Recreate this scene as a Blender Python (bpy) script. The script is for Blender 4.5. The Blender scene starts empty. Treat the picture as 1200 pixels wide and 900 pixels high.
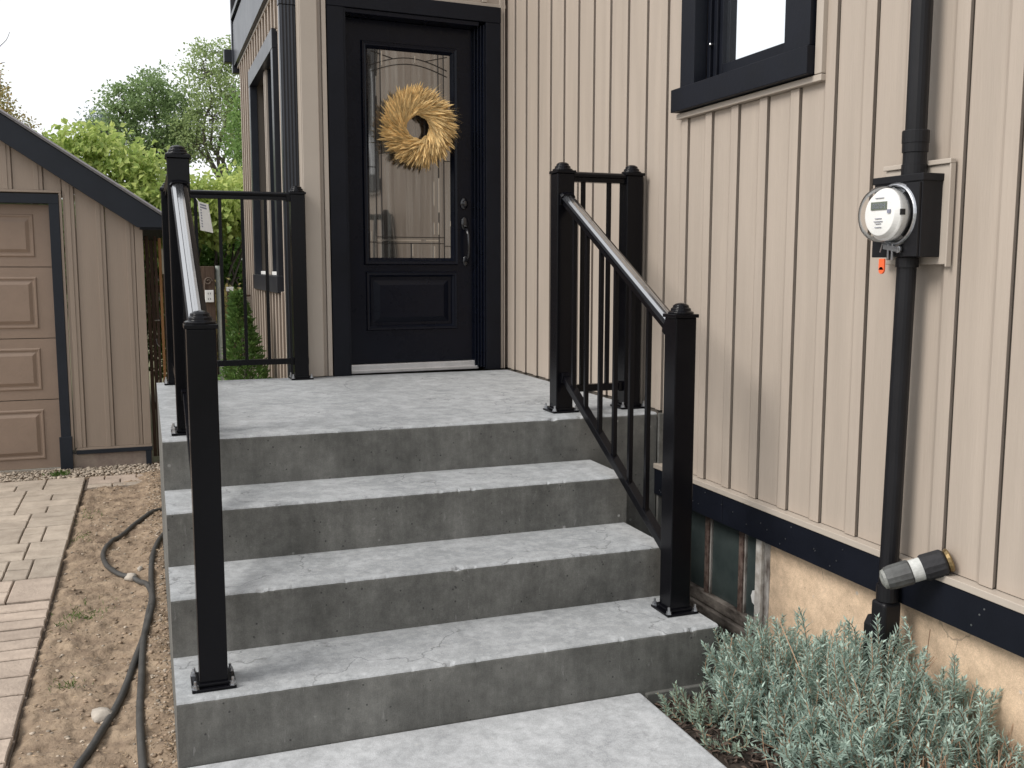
import bpy, bmesh, math, random
import numpy as np
from mathutils import Vector, Matrix, noise
random.seed(7); rng = np.random.default_rng(7)
scene = bpy.context.scene
C = scene.collection
rad = math.radians

# ------------------------------------------------------------ camera
f_px, yaw, pitch, roll = 1152.87, rad(20.332), rad(-6.8015), rad(0.0542)
fw = Vector((math.sin(yaw)*math.cos(pitch), math.cos(yaw)*math.cos(pitch), math.sin(pitch)))
rt = Vector((math.cos(yaw), -math.sin(yaw), 0)); up = rt.cross(fw)
rt2 = rt*math.cos(roll)+up*math.sin(roll); up2 = -rt*math.sin(roll)+up*math.cos(roll)
camd = bpy.data.cameras.new('camera'); cam = bpy.data.objects.new('camera', camd); C.objects.link(cam)
m = Matrix.Identity(4)
for i in range(3):
    m[i][0] = rt2[i]; m[i][1] = up2[i]; m[i][2] = -fw[i]; m[i][3] = (-.0327, -2.7046, 1.3609)[i]
cam.matrix_world = m
camd.sensor_width = 36; camd.lens = f_px/1200*36; camd.clip_start = .05; camd.clip_end = 500
scene.camera = cam

# ------------------------------------------------------------ world, sun, exposure
SUN_EL, SUN_DIR = rad(42), Vector((-.86, -.13, 0)).normalized()
w = bpy.data.worlds.new('World'); scene.world = w; w.use_nodes = True
nt = w.node_tree; nt.nodes.clear()
sky = nt.nodes.new('ShaderNodeTexSky'); sky.sky_type = 'NISHITA'; sky.sun_disc = False
sky.sun_elevation = SUN_EL; sky.sun_rotation = math.atan2(SUN_DIR.x, SUN_DIR.y) % (2*math.pi)
sky.air_density = 1.0; sky.dust_density = 3.0; sky.ozone_density = 1.0
mx = nt.nodes.new('ShaderNodeMixRGB'); mx.inputs[0].default_value = .86
tc = nt.nodes.new('ShaderNodeTexCoord'); nz = nt.nodes.new('ShaderNodeTexNoise'); nz.inputs['Scale'].default_value = 1.6; nz.inputs['Detail'].default_value = 4
cr = nt.nodes.new('ShaderNodeValToRGB'); cr.color_ramp.elements[0].position = .3; cr.color_ramp.elements[1].position = .7
cr.color_ramp.elements[0].color = (11.6, 11.9, 12.3, 1); cr.color_ramp.elements[1].color = (13.4, 13.5, 13.7, 1)
nt.links.new(tc.outputs['Generated'], nz.inputs['Vector']); nt.links.new(nz.outputs['Fac'], cr.inputs[0])
bg = nt.nodes.new('ShaderNodeBackground'); bg.inputs[1].default_value = .1
wo = nt.nodes.new('ShaderNodeOutputWorld')
nt.links.new(sky.outputs[0], mx.inputs[1]); nt.links.new(cr.outputs[0], mx.inputs[2])
nt.links.new(mx.outputs[0], bg.inputs[0]); nt.links.new(bg.outputs[0], wo.inputs[0])
sd = bpy.data.lights.new('sun', 'SUN'); sd.energy = 3.1; sd.angle = rad(24); sd.color = (1, .96, .91)
so = bpy.data.objects.new('sun', sd); C.objects.link(so)
sv = Vector((SUN_DIR.x*math.cos(SUN_EL), SUN_DIR.y*math.cos(SUN_EL), math.sin(SUN_EL)))
so.rotation_euler = sv.to_track_quat('Z', 'Y').to_euler()
vs = scene.view_settings; vs.view_transform = 'Standard'; vs.look = 'None'; vs.exposure = 0.0; vs.gamma = 1
scene.cycles.max_bounces = 8; scene.cycles.transparent_max_bounces = 12

# ------------------------------------------------------------ materials
MATS = {}
def mat(name, col, rough=.6, metal=0, var=0., vs=6, stretch=(1, 1, 1), bump=0., bs=150, col2=None, spec=.5, island=0., objvar=0., coat=0., det=6, streak=0.):
    if name in MATS: return MATS[name]
    M = bpy.data.materials.new(name); M.use_nodes = True; n = M.node_tree.nodes; L = M.node_tree.links
    b = n['Principled BSDF']; b.inputs['Roughness'].default_value = rough; b.inputs['Metallic'].default_value = metal
    b.inputs['Specular IOR Level'].default_value = spec; b.inputs['Coat Weight'].default_value = coat
    c1 = Vector(col); c2 = Vector(col2) if col2 else c1*(1-var)
    g = n.new('ShaderNodeNewGeometry'); mp = n.new('ShaderNodeMapping'); mp.inputs['Scale'].default_value = stretch
    L.new(g.outputs['Position'], mp.inputs[0])
    out = None
    if var or col2:
        t = n.new('ShaderNodeTexNoise'); t.inputs['Scale'].default_value = vs; t.inputs['Detail'].default_value = det; t.inputs['Roughness'].default_value = .62
        L.new(mp.outputs[0], t.inputs['Vector'])
        r = n.new('ShaderNodeValToRGB'); r.color_ramp.elements[0].position = .33; r.color_ramp.elements[1].position = .67
        r.color_ramp.elements[0].color = (*c2, 1); r.color_ramp.elements[1].color = (*c1, 1)
        L.new(t.outputs['Fac'], r.inputs[0]); out = r.outputs[0]
        rr = n.new('ShaderNodeMapRange'); rr.inputs[3].default_value = max(.05, rough-.07); rr.inputs[4].default_value = min(1, rough+.07)
        L.new(t.outputs['Fac'], rr.inputs[0]); L.new(rr.outputs[0], b.inputs['Roughness'])
    if island or objvar:
        h = n.new('ShaderNodeHueSaturation')
        src = g.outputs['Random Per Island'] if island else n.new('ShaderNodeObjectInfo').outputs['Random']
        k = island or objvar
        q = n.new('ShaderNodeMapRange'); q.inputs[3].default_value = 1-k; q.inputs[4].default_value = 1+k
        L.new(src, q.inputs[0]); L.new(q.outputs[0], h.inputs['Value'])
        if out: L.new(out, h.inputs['Color'])
        else: h.inputs['Color'].default_value = (*c1, 1)
        out = h.outputs[0]
    if out: L.new(out, b.inputs['Base Color'])
    else: b.inputs['Base Color'].default_value = (*c1, 1)
    if bump:
        t2 = n.new('ShaderNodeTexNoise'); t2.inputs['Scale'].default_value = bs; t2.inputs['Detail'].default_value = 5
        L.new(mp.outputs[0], t2.inputs['Vector'])
        bp = n.new('ShaderNodeBump'); bp.inputs['Strength'].default_value = bump; bp.inputs['Distance'].default_value = .004
        L.new(t2.outputs['Fac'], bp.inputs['Height']); L.new(bp.outputs[0], b.inputs['Normal'])
    MATS[name] = M; return M

def leafmat(name, col, col2, trans=.35, rough=.55, isl=.3):
    M = bpy.data.materials.new(name); M.use_nodes = True; n = M.node_tree.nodes; L = M.node_tree.links
    b = n['Principled BSDF']; b.inputs['Roughness'].default_value = rough; b.inputs['Specular IOR Level'].default_value = .3
    g = n.new('ShaderNodeNewGeometry'); r = n.new('ShaderNodeValToRGB')
    r.color_ramp.elements[0].color = (*col, 1); r.color_ramp.elements[1].color = (*col2, 1)
    t = n.new('ShaderNodeTexNoise'); t.inputs['Scale'].default_value = 1.3; t.inputs['Detail'].default_value = 3
    L.new(g.outputs['Position'], t.inputs['Vector'])
    a = n.new('ShaderNodeMath'); a.operation = 'MULTIPLY_ADD'; a.inputs[1].default_value = .6; a.inputs[2].default_value = -.1
    L.new(g.outputs['Random Per Island'], a.inputs[0])
    a2 = n.new('ShaderNodeMath'); a2.operation = 'ADD'; L.new(a.outputs[0], a2.inputs[0])
    a3 = n.new('ShaderNodeMath'); a3.operation = 'MULTIPLY'; a3.inputs[1].default_value = .6; L.new(t.outputs['Fac'], a3.inputs[0])
    L.new(a3.outputs[0], a2.inputs[1]); L.new(a2.outputs[0], r.inputs[0]); L.new(r.outputs[0], b.inputs['Base Color'])
    tr = n.new('ShaderNodeBsdfTranslucent'); L.new(r.outputs[0], tr.inputs['Color'])
    ms = n.new('ShaderNodeMixShader'); ms.inputs[0].default_value = trans
    L.new(b.outputs[0], ms.inputs[1]); L.new(tr.outputs[0], ms.inputs[2]); L.new(ms.outputs[0], n['Material Output'].inputs[0])
    return M

def concrete(name, lo, hi, patch=0., pits=.5, cracks=0., rough=.8, drip=0., fine=.8):
    M = bpy.data.materials.new(name); M.use_nodes = True; n = M.node_tree.nodes; L = M.node_tree.links
    b = n['Principled BSDF']; b.inputs['Roughness'].default_value = rough; b.inputs['Specular IOR Level'].default_value = .35
    g = n.new('ShaderNodeNewGeometry'); P = g.outputs['Position']
    def N(s, d=8, ro=.6, st=None):
        t = n.new('ShaderNodeTexNoise'); t.inputs['Scale'].default_value = s; t.inputs['Detail'].default_value = d; t.inputs['Roughness'].default_value = ro
        if st:
            mp = n.new('ShaderNodeMapping'); mp.inputs['Scale'].default_value = st; L.new(P, mp.inputs[0]); L.new(mp.outputs[0], t.inputs['Vector'])
        else: L.new(P, t.inputs['Vector'])
        return t.outputs['Fac']
    def ramp(f, a, b_, ca, cb):
        r = n.new('ShaderNodeValToRGB'); r.color_ramp.elements[0].position = a; r.color_ramp.elements[1].position = b_
        r.color_ramp.elements[0].color = (*ca, 1); r.color_ramp.elements[1].color = (*cb, 1); L.new(f, r.inputs[0]); return r.outputs[0]
    def mixc(t, f, a, b_):
        x = n.new('ShaderNodeMixRGB'); x.blend_type = t
        for i, v in enumerate((f, a, b_)):
            if hasattr(v, 'links') or isinstance(v, bpy.types.NodeSocket): L.new(v, x.inputs[i])
            else: x.inputs[i].default_value = v if i == 0 else (*v, 1)
        return x.outputs[0]
    c = ramp(N(3.2, 9, .68), .32, .68, lo, hi)
    W = (1, 1, 1)
    c = mixc('MULTIPLY', fine, c, ramp(N(22, 7, .75), .3, .7, (.68, .68, .68), (1.22, 1.22, 1.22)))
    c = mixc('MULTIPLY', .6, c, ramp(N(260, 3, .7), .36, .62, (.78, .78, .78), (1.12, 1.12, 1.12)))
    if drip:
        c = mixc('MULTIPLY', drip, c, ramp(N(1, 8, .7, (16, 16, 2.2)), .36, .64, (.62, .62, .60), (1.15, 1.15, 1.12)))
        c = mixc('MIX', mixc('MULTIPLY', 1.0, ramp(N(1, 9, .8, (40, 40, 7)), .60, .66, (0, 0, 0), W), (.45,)*3), c, (.30, .30, .29))
    if patch:
        vn_ = n.new('ShaderNodeTexNoise'); vn_.inputs['Scale'].default_value = 9; vn_.inputs['Detail'].default_value = 6; L.new(P, vn_.inputs['Vector'])
        c = mixc('MIX', mixc('MULTIPLY', 1.0, ramp(N(38, 8, .75), .56, .64, (0, 0, 0), W), (patch*.6,)*3), c, (.58, .60, .62))
        c = mixc('MIX', mixc('MULTIPLY', 1.0, ramp(N(30, 8, .75), .36, .44, W, (0, 0, 0)), (patch*.5,)*3), c, (.20, .205, .21))
        pm = ramp(N(11, 10, .8, (1, 1., 1)), .46, .66, (0, 0, 0), (patch,)*3)
        c = mixc('MIX', pm, c, (.56, .575, .59))
    if pits:
        v = n.new('ShaderNodeTexVoronoi'); v.inputs['Scale'].default_value = 34; L.new(P, v.inputs['Vector'])
        pit = ramp(v.outputs['Distance'], .09, .17, (0, 0, 0), W)
        gate = ramp(N(7, 3), .46, .50, W, (0, 0, 0))
        pitm = mixc('ADD', 1.0, pit, gate)
        c = mixc('MIX', mixc('MULTIPLY', 1.0, ramp(pitm, 0, .5, W, (0, 0, 0)), (pits,)*3), c, (.03, .03, .03))
        v2 = n.new('ShaderNodeTexVoronoi'); v2.inputs['Scale'].default_value = 17; L.new(P, v2.inputs['Vector'])
        sp = ramp(v2.outputs['Distance'], .07, .13, W, (0, 0, 0))
        c = mixc('MIX', mixc('MULTIPLY', 1.0, mixc('MULTIPLY', 1.0, sp, ramp(N(5, 2), .54, .6, (0, 0, 0), W)), (.6,)*3), c, (.42, .42, .41))
    cm = None
    if cracks:
        dn = n.new('ShaderNodeTexNoise'); dn.inputs['Scale'].default_value = 6; dn.inputs['Detail'].default_value = 6; L.new(P, dn.inputs['Vector'])
        va = n.new('ShaderNodeVectorMath'); va.operation = 'MULTIPLY_ADD'; va.inputs[1].default_value = (.3, .3, .3); L.new(dn.outputs['Color'], va.inputs[0]); L.new(P, va.inputs[2])
        v3 = n.new('ShaderNodeTexVoronoi'); v3.feature = 'DISTANCE_TO_EDGE'; v3.inputs['Scale'].default_value = 1.7; L.new(va.outputs[0], v3.inputs['Vector'])
        cm = mixc('MULTIPLY', 1.0, ramp(v3.outputs['Distance'], .002, .006, W, (0, 0, 0)), ramp(N(2.3, 2), .47, .53, (0, 0, 0), W))
        c = mixc('MIX', mixc('MULTIPLY', 1.0, cm, (cracks,)*3), c, (.06, .06, .06))
    L.new(c, b.inputs['Base Color'])
    bp = n.new('ShaderNodeBump'); bp.inputs['Strength'].default_value = .5; bp.inputs['Distance'].default_value = .003
    ad = n.new('ShaderNodeMath'); ad.operation = 'ADD'; L.new(N(30, 8, .7), ad.inputs[0]); L.new(N(220, 4, .7), ad.inputs[1])
    L.new(ad.outputs[0], bp.inputs['Height']); L.new(bp.outputs[0], b.inputs['Normal'])
    MATS[name] = M; return M

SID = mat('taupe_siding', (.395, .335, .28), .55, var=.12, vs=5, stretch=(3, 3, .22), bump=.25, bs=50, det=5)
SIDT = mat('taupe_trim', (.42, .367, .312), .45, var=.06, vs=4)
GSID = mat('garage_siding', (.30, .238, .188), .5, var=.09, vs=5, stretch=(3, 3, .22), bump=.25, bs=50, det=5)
BODY = mat('wall_sheathing', (.10, .085, .07), .9)
BLK = mat('black_trim', (.0065, .008, .0135), .45, spec=.2, var=.3, vs=5, bump=.12, bs=60)
GBLK = mat('navy_black_trim', (.016, .020, .028), .5, spec=.25, var=.22, vs=5, bump=.12, bs=40)
DOORM = mat('black_door_paint', (.004, .0055, .012), .28, spec=.2, var=.2, vs=5, bump=.1, bs=40)
RAIL = mat('black_powder_coat', (.0035, .0035, .005), .22, var=.15, vs=12, bump=.06, bs=300, spec=.17)
RAILM = mat('black_handrail_highlight', (.012, .012, .014), .2, var=.2, vs=9, stretch=(1, 6, 6), spec=1.0, coat=1.0); RAILM.node_tree.nodes['Principled BSDF'].inputs['IOR'].default_value = 2.9  # lighter, glossier copy of the rail black, painting in the bright stripe
STEEL = mat('galvanised_steel', (.55, .56, .58), .3, metal=1, var=.3, vs=60)
ALU = mat('aluminium_threshold', (.72, .72, .73), .35, metal=.6, var=.15, vs=12)
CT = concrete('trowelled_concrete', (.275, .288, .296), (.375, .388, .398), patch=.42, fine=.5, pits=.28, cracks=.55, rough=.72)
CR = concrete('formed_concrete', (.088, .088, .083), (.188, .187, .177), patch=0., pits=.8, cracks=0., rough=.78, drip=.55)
CW = concrete('walk_concrete', (.34, .352, .365), (.48, .495, .51), patch=.3, pits=.12, cracks=.15, rough=.85)
PARGE = concrete('tan_parging', (.58, .43, .295), (.70, .53, .375), pits=.25, cracks=.5, rough=.9)
DIRT = mat('bare_dirt', (.32, .24, .165), .95, col2=(.15, .105, .07), vs=11, bump=1., bs=42, det=14)
for _q in DIRT.node_tree.nodes:
    if _q.type == 'BUMP': _q.inputs['Distance'].default_value = .012
SOIL = mat('dark_soil', (.05, .036, .026), .95, col2=(.022, .016, .012), vs=14, bump=1., bs=60)
MULCH = mat('bark_mulch', (.075, .052, .04), .9, island=.65, bump=.6, bs=150)
STONE = mat('loose_stone', (.34, .285, .225), .9, island=.4, bump=.6, bs=90)
PAV = mat('paver_stone', (.44, .375, .305), .85, col2=(.30, .25, .20), vs=9, objvar=.10, bump=.9, bs=70, det=8)
PAV2 = mat('pink_paver_stone', (.46, .375, .305), .85, col2=(.33, .265, .215), vs=9, objvar=.10, bump=.9, bs=70, det=8)
JOINT = mat('sandy_joint', (.12, .09, .068), .95, var=.4, vs=20, bump=1, bs=80)
GRASS = leafmat('grass_blades', (.05, .10, .02), (.16, .24, .06))
GROUND = mat('yard_ground', (.10, .11, .045), .95, col2=(.16, .12, .08), vs=1.2, bump=1, bs=20)
HOSE = mat('black_hose', (.06, .058, .054), .55, var=.4, vs=14, bump=.2, bs=90)
PVC = mat('grey_black_conduit', (.010, .010, .012), .42, spec=.25, var=.25, vs=8, bump=.08, bs=80)
PEEL = mat('peeling_white_wood', (.45, .43, .40), .85, col2=(.05, .03, .02), vs=26, stretch=(1, 1, .4), bump=1., bs=60)
RUST = mat('brown_peeling_mullion', (.045, .02, .015), .7, col2=(.16, .12, .10), vs=45, bump=.8, bs=80)
WEATH = mat('weathered_sill_wood', (.26, .23, .20), .9, col2=(.025, .016, .012), vs=24, stretch=(1, .4, 1), bump=1., bs=50)
OLDGL = mat('dusty_basement_glass', (.035, .048, .048), .22, col2=(.055, .07, .068), vs=9, spec=.6)
GDOOR = mat('garage_door_panel', (.27, .195, .145), .5, var=.10, vs=7, bump=.3, bs=60)
WOODD = mat('dark_fence_wood', (.055, .032, .022), .85, col2=(.10, .065, .042), vs=9, stretch=(4, 4, .4), bump=1, bs=40)
WOODLIT = mat('orange_lit_wood', (.45, .23, .09), .7, col2=(.33, .16, .06), vs=9, stretch=(4, 4, .4), bump=.6, bs=40)  # orange light on the edge board put into its wood colour
WHITE = mat('white_plastic', (.78, .78, .76), .4, var=.06, vs=20)
GREYM = mat('grey_print', (.22, .23, .30), .6)
BARK = mat('tree_bark', (.10, .085, .07), .95, var=.5, vs=9, bump=1, bs=25)
SHING = mat('grey_roof_shingle', (.19, .185, .19), .9, var=.3, vs=20, bump=1, bs=60)
WHEAT = mat('dried_wheat', (.70, .49, .215), .6, island=.40, bump=.6, bs=500)
TWIG = mat('brown_twig', (.16, .09, .05), .9, var=.4, vs=30)
DRY = mat('dry_lavender_stem', (.30, .19, .12), .85, island=.4)
DKFOAM = mat('black_foam', (.018, .018, .021), .75, var=.4, vs=25, bump=.5, bs=90)
GREYP = mat('worn_grey_rubber', (.085, .09, .088), .6, col2=(.05, .05, .05), vs=30, bump=.4, bs=90)
ORANGE = mat('orange_plastic_seal', (.85, .13, .04), .4)
LCD = mat('lcd_glass', (.13, .15, .12), .25)
BRASS = mat('dull_brass', (.35, .25, .12), .4, metal=.8, var=.4, vs=50)
CAME = mat('dark_lead_came', (.03, .028, .026), .35, metal=.6)
BEVG = mat('bright_bevel_glass', (.5, .48, .44), .08, metal=.9)

def glassy(name, tint, refl, rough=.02, body=(.02, .02, .02), bumps=0.):
    M = bpy.data.materials.new(name); M.use_nodes = True; n = M.node_tree.nodes; L = M.node_tree.links
    b = n['Principled BSDF']; b.inputs['Base Color'].default_value = (*body, 1); b.inputs['Roughness'].default_value = rough*3+.05
    gl = n.new('ShaderNodeBsdfGlossy'); gl.inputs['Color'].default_value = (*tint, 1); gl.inputs['Roughness'].default_value = rough
    ms = n.new('ShaderNodeMixShader'); ms.inputs[0].default_value = refl
    L.new(b.outputs[0], ms.inputs[1]); L.new(gl.outputs[0], ms.inputs[2]); L.new(ms.outputs[0], n['Material Output'].inputs[0])
    if bumps:
        g = n.new('ShaderNodeNewGeometry'); mp = n.new('ShaderNodeMapping'); mp.inputs['Scale'].default_value = (1, 1, .12); L.new(g.outputs['Position'], mp.inputs[0])
        t = n.new('ShaderNodeTexNoise'); t.inputs['Scale'].default_value = 9; t.inputs['Detail'].default_value = 1; L.new(mp.outputs[0], t.inputs['Vector'])
        bp = n.new('ShaderNodeBump'); bp.inputs['Strength'].default_value = bumps; bp.inputs['Distance'].default_value = .01
        L.new(t.outputs['Fac'], bp.inputs['Height']); L.new(bp.outputs[0], gl.inputs['Normal'])
        m2 = n.new('ShaderNodeMapping'); m2.inputs['Scale'].default_value = (26, 26, .9); L.new(g.outputs['Position'], m2.inputs[0])
        t2 = n.new('ShaderNodeTexNoise'); t2.inputs['Scale'].default_value = 1.6; t2.inputs['Detail'].default_value = 7; L.new(m2.outputs[0], t2.inputs['Vector'])
        r2 = n.new('ShaderNodeValToRGB'); r2.color_ramp.elements[0].position = .45; r2.color_ramp.elements[1].position = .72
        r2.color_ramp.elements[0].color = (*body, 1); r2.color_ramp.elements[1].color = (.16, .165, .155, 1); L.new(t2.outputs['Fac'], r2.inputs[0]); L.new(r2.outputs[0], b.inputs['Base Color'])
    return M
DGLASS = glassy('leaded_door_glass', (1, .95, .90), .22, .03, (.03, .028, .026), bumps=.12)
WGLASS = glassy('sky_reflecting_window_glass', (.97, .99, 1), .93, .01, (.10, .11, .12))
DKGLASS = glassy('dark_window_glass', (.8, .85, .9), .045, .02, (.01, .012, .02))
CLEAR = bpy.data.materials.new('clear_meter_glass'); CLEAR.use_nodes = True
_n = CLEAR.node_tree.nodes; _L = CLEAR.node_tree.links
_t = _n.new('ShaderNodeBsdfTransparent'); _g = _n.new('ShaderNodeBsdfGlossy'); _g.inputs['Roughness'].default_value = .03
_f = _n.new('ShaderNodeFresnel'); _f.inputs[0].default_value = 1.22; _m = _n.new('ShaderNodeMixShader')
_L.new(_f.outputs[0], _m.inputs[0]); _L.new(_t.outputs[0], _m.inputs[1]); _L.new(_g.outputs[0], _m.inputs[2]); _L.new(_m.outputs[0], _n['Material Output'].inputs[0])

# ------------------------------------------------------------ builders
ORG = {}
def thing(name, label, cat, loc, group=None):
    o = bpy.data.objects.new(name, None); C.objects.link(o); o.location = loc; o.empty_display_size = .1
    o['label'] = label; o['category'] = cat
    if group: o['group'] = group
    ORG[o] = Vector(loc); return o
def tag(o, label, cat, group=None):
    o['label'] = label; o['category'] = cat
    if group: o['group'] = group
    return o
class MB:
    def __init__(s): s.v = []; s.f = []; s.m = []
    def add(s, vs, fs, mi=0):
        k = len(s.v); s.v += [Vector(v) for v in vs]; s.f += [[i+k for i in f] for f in fs]; s.m += [mi]*len(fs); return s
    def box(s, x0, x1, y0, y1, z0, z1, mi=0):
        return s.add([(x, y, z) for x in (x0, x1) for y in (y0, y1) for z in (z0, z1)],
                     [(0, 1, 3, 2), (4, 6, 7, 5), (0, 4, 5, 1), (2, 3, 7, 6), (0, 2, 6, 4), (1, 5, 7, 3)], mi)
    def tube(s, pts, r, n=8, cap=True, mi=0, ref=None):
        pts = [Vector(p) for p in pts]; N = len(pts); rs = r if hasattr(r, '__len__') else [r]*N
        vs = []
        u = None
        for i, p in enumerate(pts):
            d = (pts[min(i+1, N-1)]-pts[max(i-1, 0)]).normalized()
            if u is None:
                u = d.orthogonal().normalized()
            u = (u-d*u.dot(d)).normalized(); v = d.cross(u)
            vs += [p+(u*math.cos(2*math.pi*k/n)+v*math.sin(2*math.pi*k/n))*rs[i] for k in range(n)]
        fs = [(i*n+k, i*n+(k+1) % n, (i+1)*n+(k+1) % n, (i+1)*n+k) for i in range(N-1) for k in range(n)]
        if cap: fs += [tuple(range(n-1, -1, -1)), tuple((N-1)*n+k for k in range(n))]
        return s.add(vs, fs, mi)
    def bar(s, a, b, side, h, mi=0, upv=(0, 0, 1)):     # rectangular bar from a to b: half width `side`, half height `h`
        a, b = Vector(a), Vector(b); d = (b-a).normalized(); sx = d.cross(Vector(upv)).normalized()*side; sz = sx.cross(d).normalized()*h
        return s.add([p+e*sx+g*sz for p in (a, b) for e in (-1, 1) for g in (-1, 1)],
                     [(0, 1, 3, 2), (4, 6, 7, 5), (0, 4, 5, 1), (2, 3, 7, 6), (0, 2, 6, 4), (1, 5, 7, 3)], mi)
    def lathe(s, prof, base, axis=(0, 0, 1), n=24, mi=0):   # prof [(r, h)]
        axis = Vector(axis).normalized(); u = axis.orthogonal().normalized(); v = axis.cross(u); base = Vector(base)
        vs = [base+axis*h+(u*math.cos(2*math.pi*k/n)+v*math.sin(2*math.pi*k/n))*r for r, h in prof for k in range(n)]
        fs = [(i*n+k, i*n+(k+1) % n, (i+1)*n+(k+1) % n, (i+1)*n+k) for i in range(len(prof)-1) for k in range(n)]
        fs += [tuple(range(n-1, -1, -1)), tuple((len(prof)-1)*n+k for k in range(n))]
        return s.add(vs, fs, mi)
    def prism(s, poly, ex, mi=0):     # closed poly of 3D points extruded by vector ex
        n = len(poly); ex = Vector(ex); poly = [Vector(p) for p in poly]
        return s.add(poly+[p+ex for p in poly], [tuple(range(n)), tuple(range(2*n-1, n-1, -1))]+[(i, i+n, (i+1) % n+n, (i+1) % n) for i in range(n)], mi)
    def xf(s, fn): s.v = [Vector(fn(p)) for p in s.v]; return s
    def build(s, name, mats, parent=None, bevel=0, smooth=False, seg=2, kind=None, label=None):
        mats = mats if isinstance(mats, (list, tuple)) else [mats]
        A = np.array([tuple(p) for p in s.v]); c = (A.min(0)+A.max(0))/2
        me = bpy.data.meshes.new(name); me.from_pydata((A-c).tolist(), [], s.f)
        for mm in mats: me.materials.append(mm)
        if len(mats) > 1: me.polygons.foreach_set('material_index', s.m)
        bm = bmesh.new(); bm.from_mesh(me); bmesh.ops.recalc_face_normals(bm, faces=bm.faces)
        bm.to_mesh(me); bm.free()
        if smooth: me.polygons.foreach_set('use_smooth', [True]*len(me.polygons))
        o = bpy.data.objects.new(name, me); C.objects.link(o)
        return place(o, c, parent, bevel, seg, kind, label)
def place(o, c, parent=None, bevel=0, seg=2, kind=None, label=None):
    c = Vector(c)
    if parent is not None: o.parent = parent; o.location = c-ORG[parent]
    else: o.location = c
    ORG[o] = c
    if bevel:
        b = o.modifiers.new('bevel', 'BEVEL'); b.width = bevel; b.segments = seg; b.limit_method = 'ANGLE'; b.angle_limit = rad(40); b.harden_normals = False
    if kind: o['kind'] = kind
    if label: o['label'] = label
    return o
def clone(src, c, parent=None, rotz=None, scale=None):
    o = src.copy(); C.objects.link(o); c = Vector(c)
    o.parent = parent; o.location = c-(ORG[parent] if parent is not None else Vector())
    ORG[o] = c
    if rotz is not None: o.rotation_euler = (0, 0, rotz)
    if scale is not None: o.scale = scale
    return o
def fastmesh(name, V, F, mats, parent=None, kind=None, smooth=False, mi=None):
    me = bpy.data.meshes.new(name); V = np.asarray(V, dtype=np.float64); c = (V.min(0)+V.max(0))/2
    F = np.asarray(F, dtype=np.int32); k = F.shape[1]
    me.vertices.add(len(V)); me.vertices.foreach_set('co', (V-c).ravel())
    me.loops.add(F.size); me.loops.foreach_set('vertex_index', F.ravel())
    me.polygons.add(len(F)); me.polygons.foreach_set('loop_start', np.arange(0, F.size, k, dtype=np.int32))
    try: me.polygons.foreach_set('loop_total', np.full(len(F), k, dtype=np.int32))
    except Exception: pass
    mats = mats if isinstance(mats, (list, tuple)) else [mats]
    for mm in mats: me.materials.append(mm)
    if mi is not None: me.polygons.foreach_set('material_index', np.asarray(mi, dtype=np.int32))
    if smooth: me.polygons.foreach_set('use_smooth', np.ones(len(F), dtype=bool))
    me.update(calc_edges=True); me.validate()
    o = bpy.data.objects.new(name, me); C.objects.link(o)
    return place(o, c, parent, kind=kind)
def unit(A): return A/np.maximum(np.linalg.norm(A, axis=1, keepdims=True), 1e-9)
def leaf_arrays(P, D, L, W, Nn=None, fold=.25, shape='leaf'):
    """P base, D direction, L length, W width -> folded leaves (6 verts / 4 quads-as-tris) as arrays"""
    n = len(P); D = unit(D); R = rng.normal(size=(n, 3)) if Nn is None else Nn
    S = unit(np.cross(D, R)); N_ = np.cross(S, D); L = np.asarray(L).reshape(-1, 1)*np.ones((n, 1)); W = np.asarray(W).reshape(-1, 1)*np.ones((n, 1))
    a = P; t = P+D*L-N_*L*.12; mid = P+D*L*.5
    l = mid+S*W*.5+N_*W*fold; r = mid-S*W*.5+N_*W*fold
    V = np.stack([a, l, t, r], 1).reshape(-1, 3); k = np.arange(n)[:, None]*4
    F = np.concatenate([np.hstack([k, k+1, k+2]), np.hstack([k, k+2, k+3])], 0)
    return V, F
def gnoise(x, y, z=0, s=1): return noise.noise(Vector((x*s, y*s, z*s)))
def ground_grid(name, x0, x1, y0, y1, z, step, amp, material, kind='structure', parent=None, fn=None):
    nx = max(2, int((x1-x0)/step)); ny = max(2, int((y1-y0)/step)); V = []
    for j in range(ny+1):
        for i in range(nx+1):
            x = x0+(x1-x0)*i/nx; y = y0+(y1-y0)*j/ny
            h = amp*(gnoise(x, y, 0, 2.1)+.5*gnoise(x, y, 3, 7)+.3*gnoise(x, y, 5, 22)+.15*gnoise(x, y, 9, 60))
            if fn: h += fn(x, y)
            V.append((x, y, z+h))
    F = [(j*(nx+1)+i, j*(nx+1)+i+1, (j+1)*(nx+1)+i+1, (j+1)*(nx+1)+i) for j in range(ny) for i in range(nx)]
    return fastmesh(name, V, F, material, parent, kind, smooth=True)

R_, T_ = .185, [0, .3246, .6598, 1.0]
GZ = -.20

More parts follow.
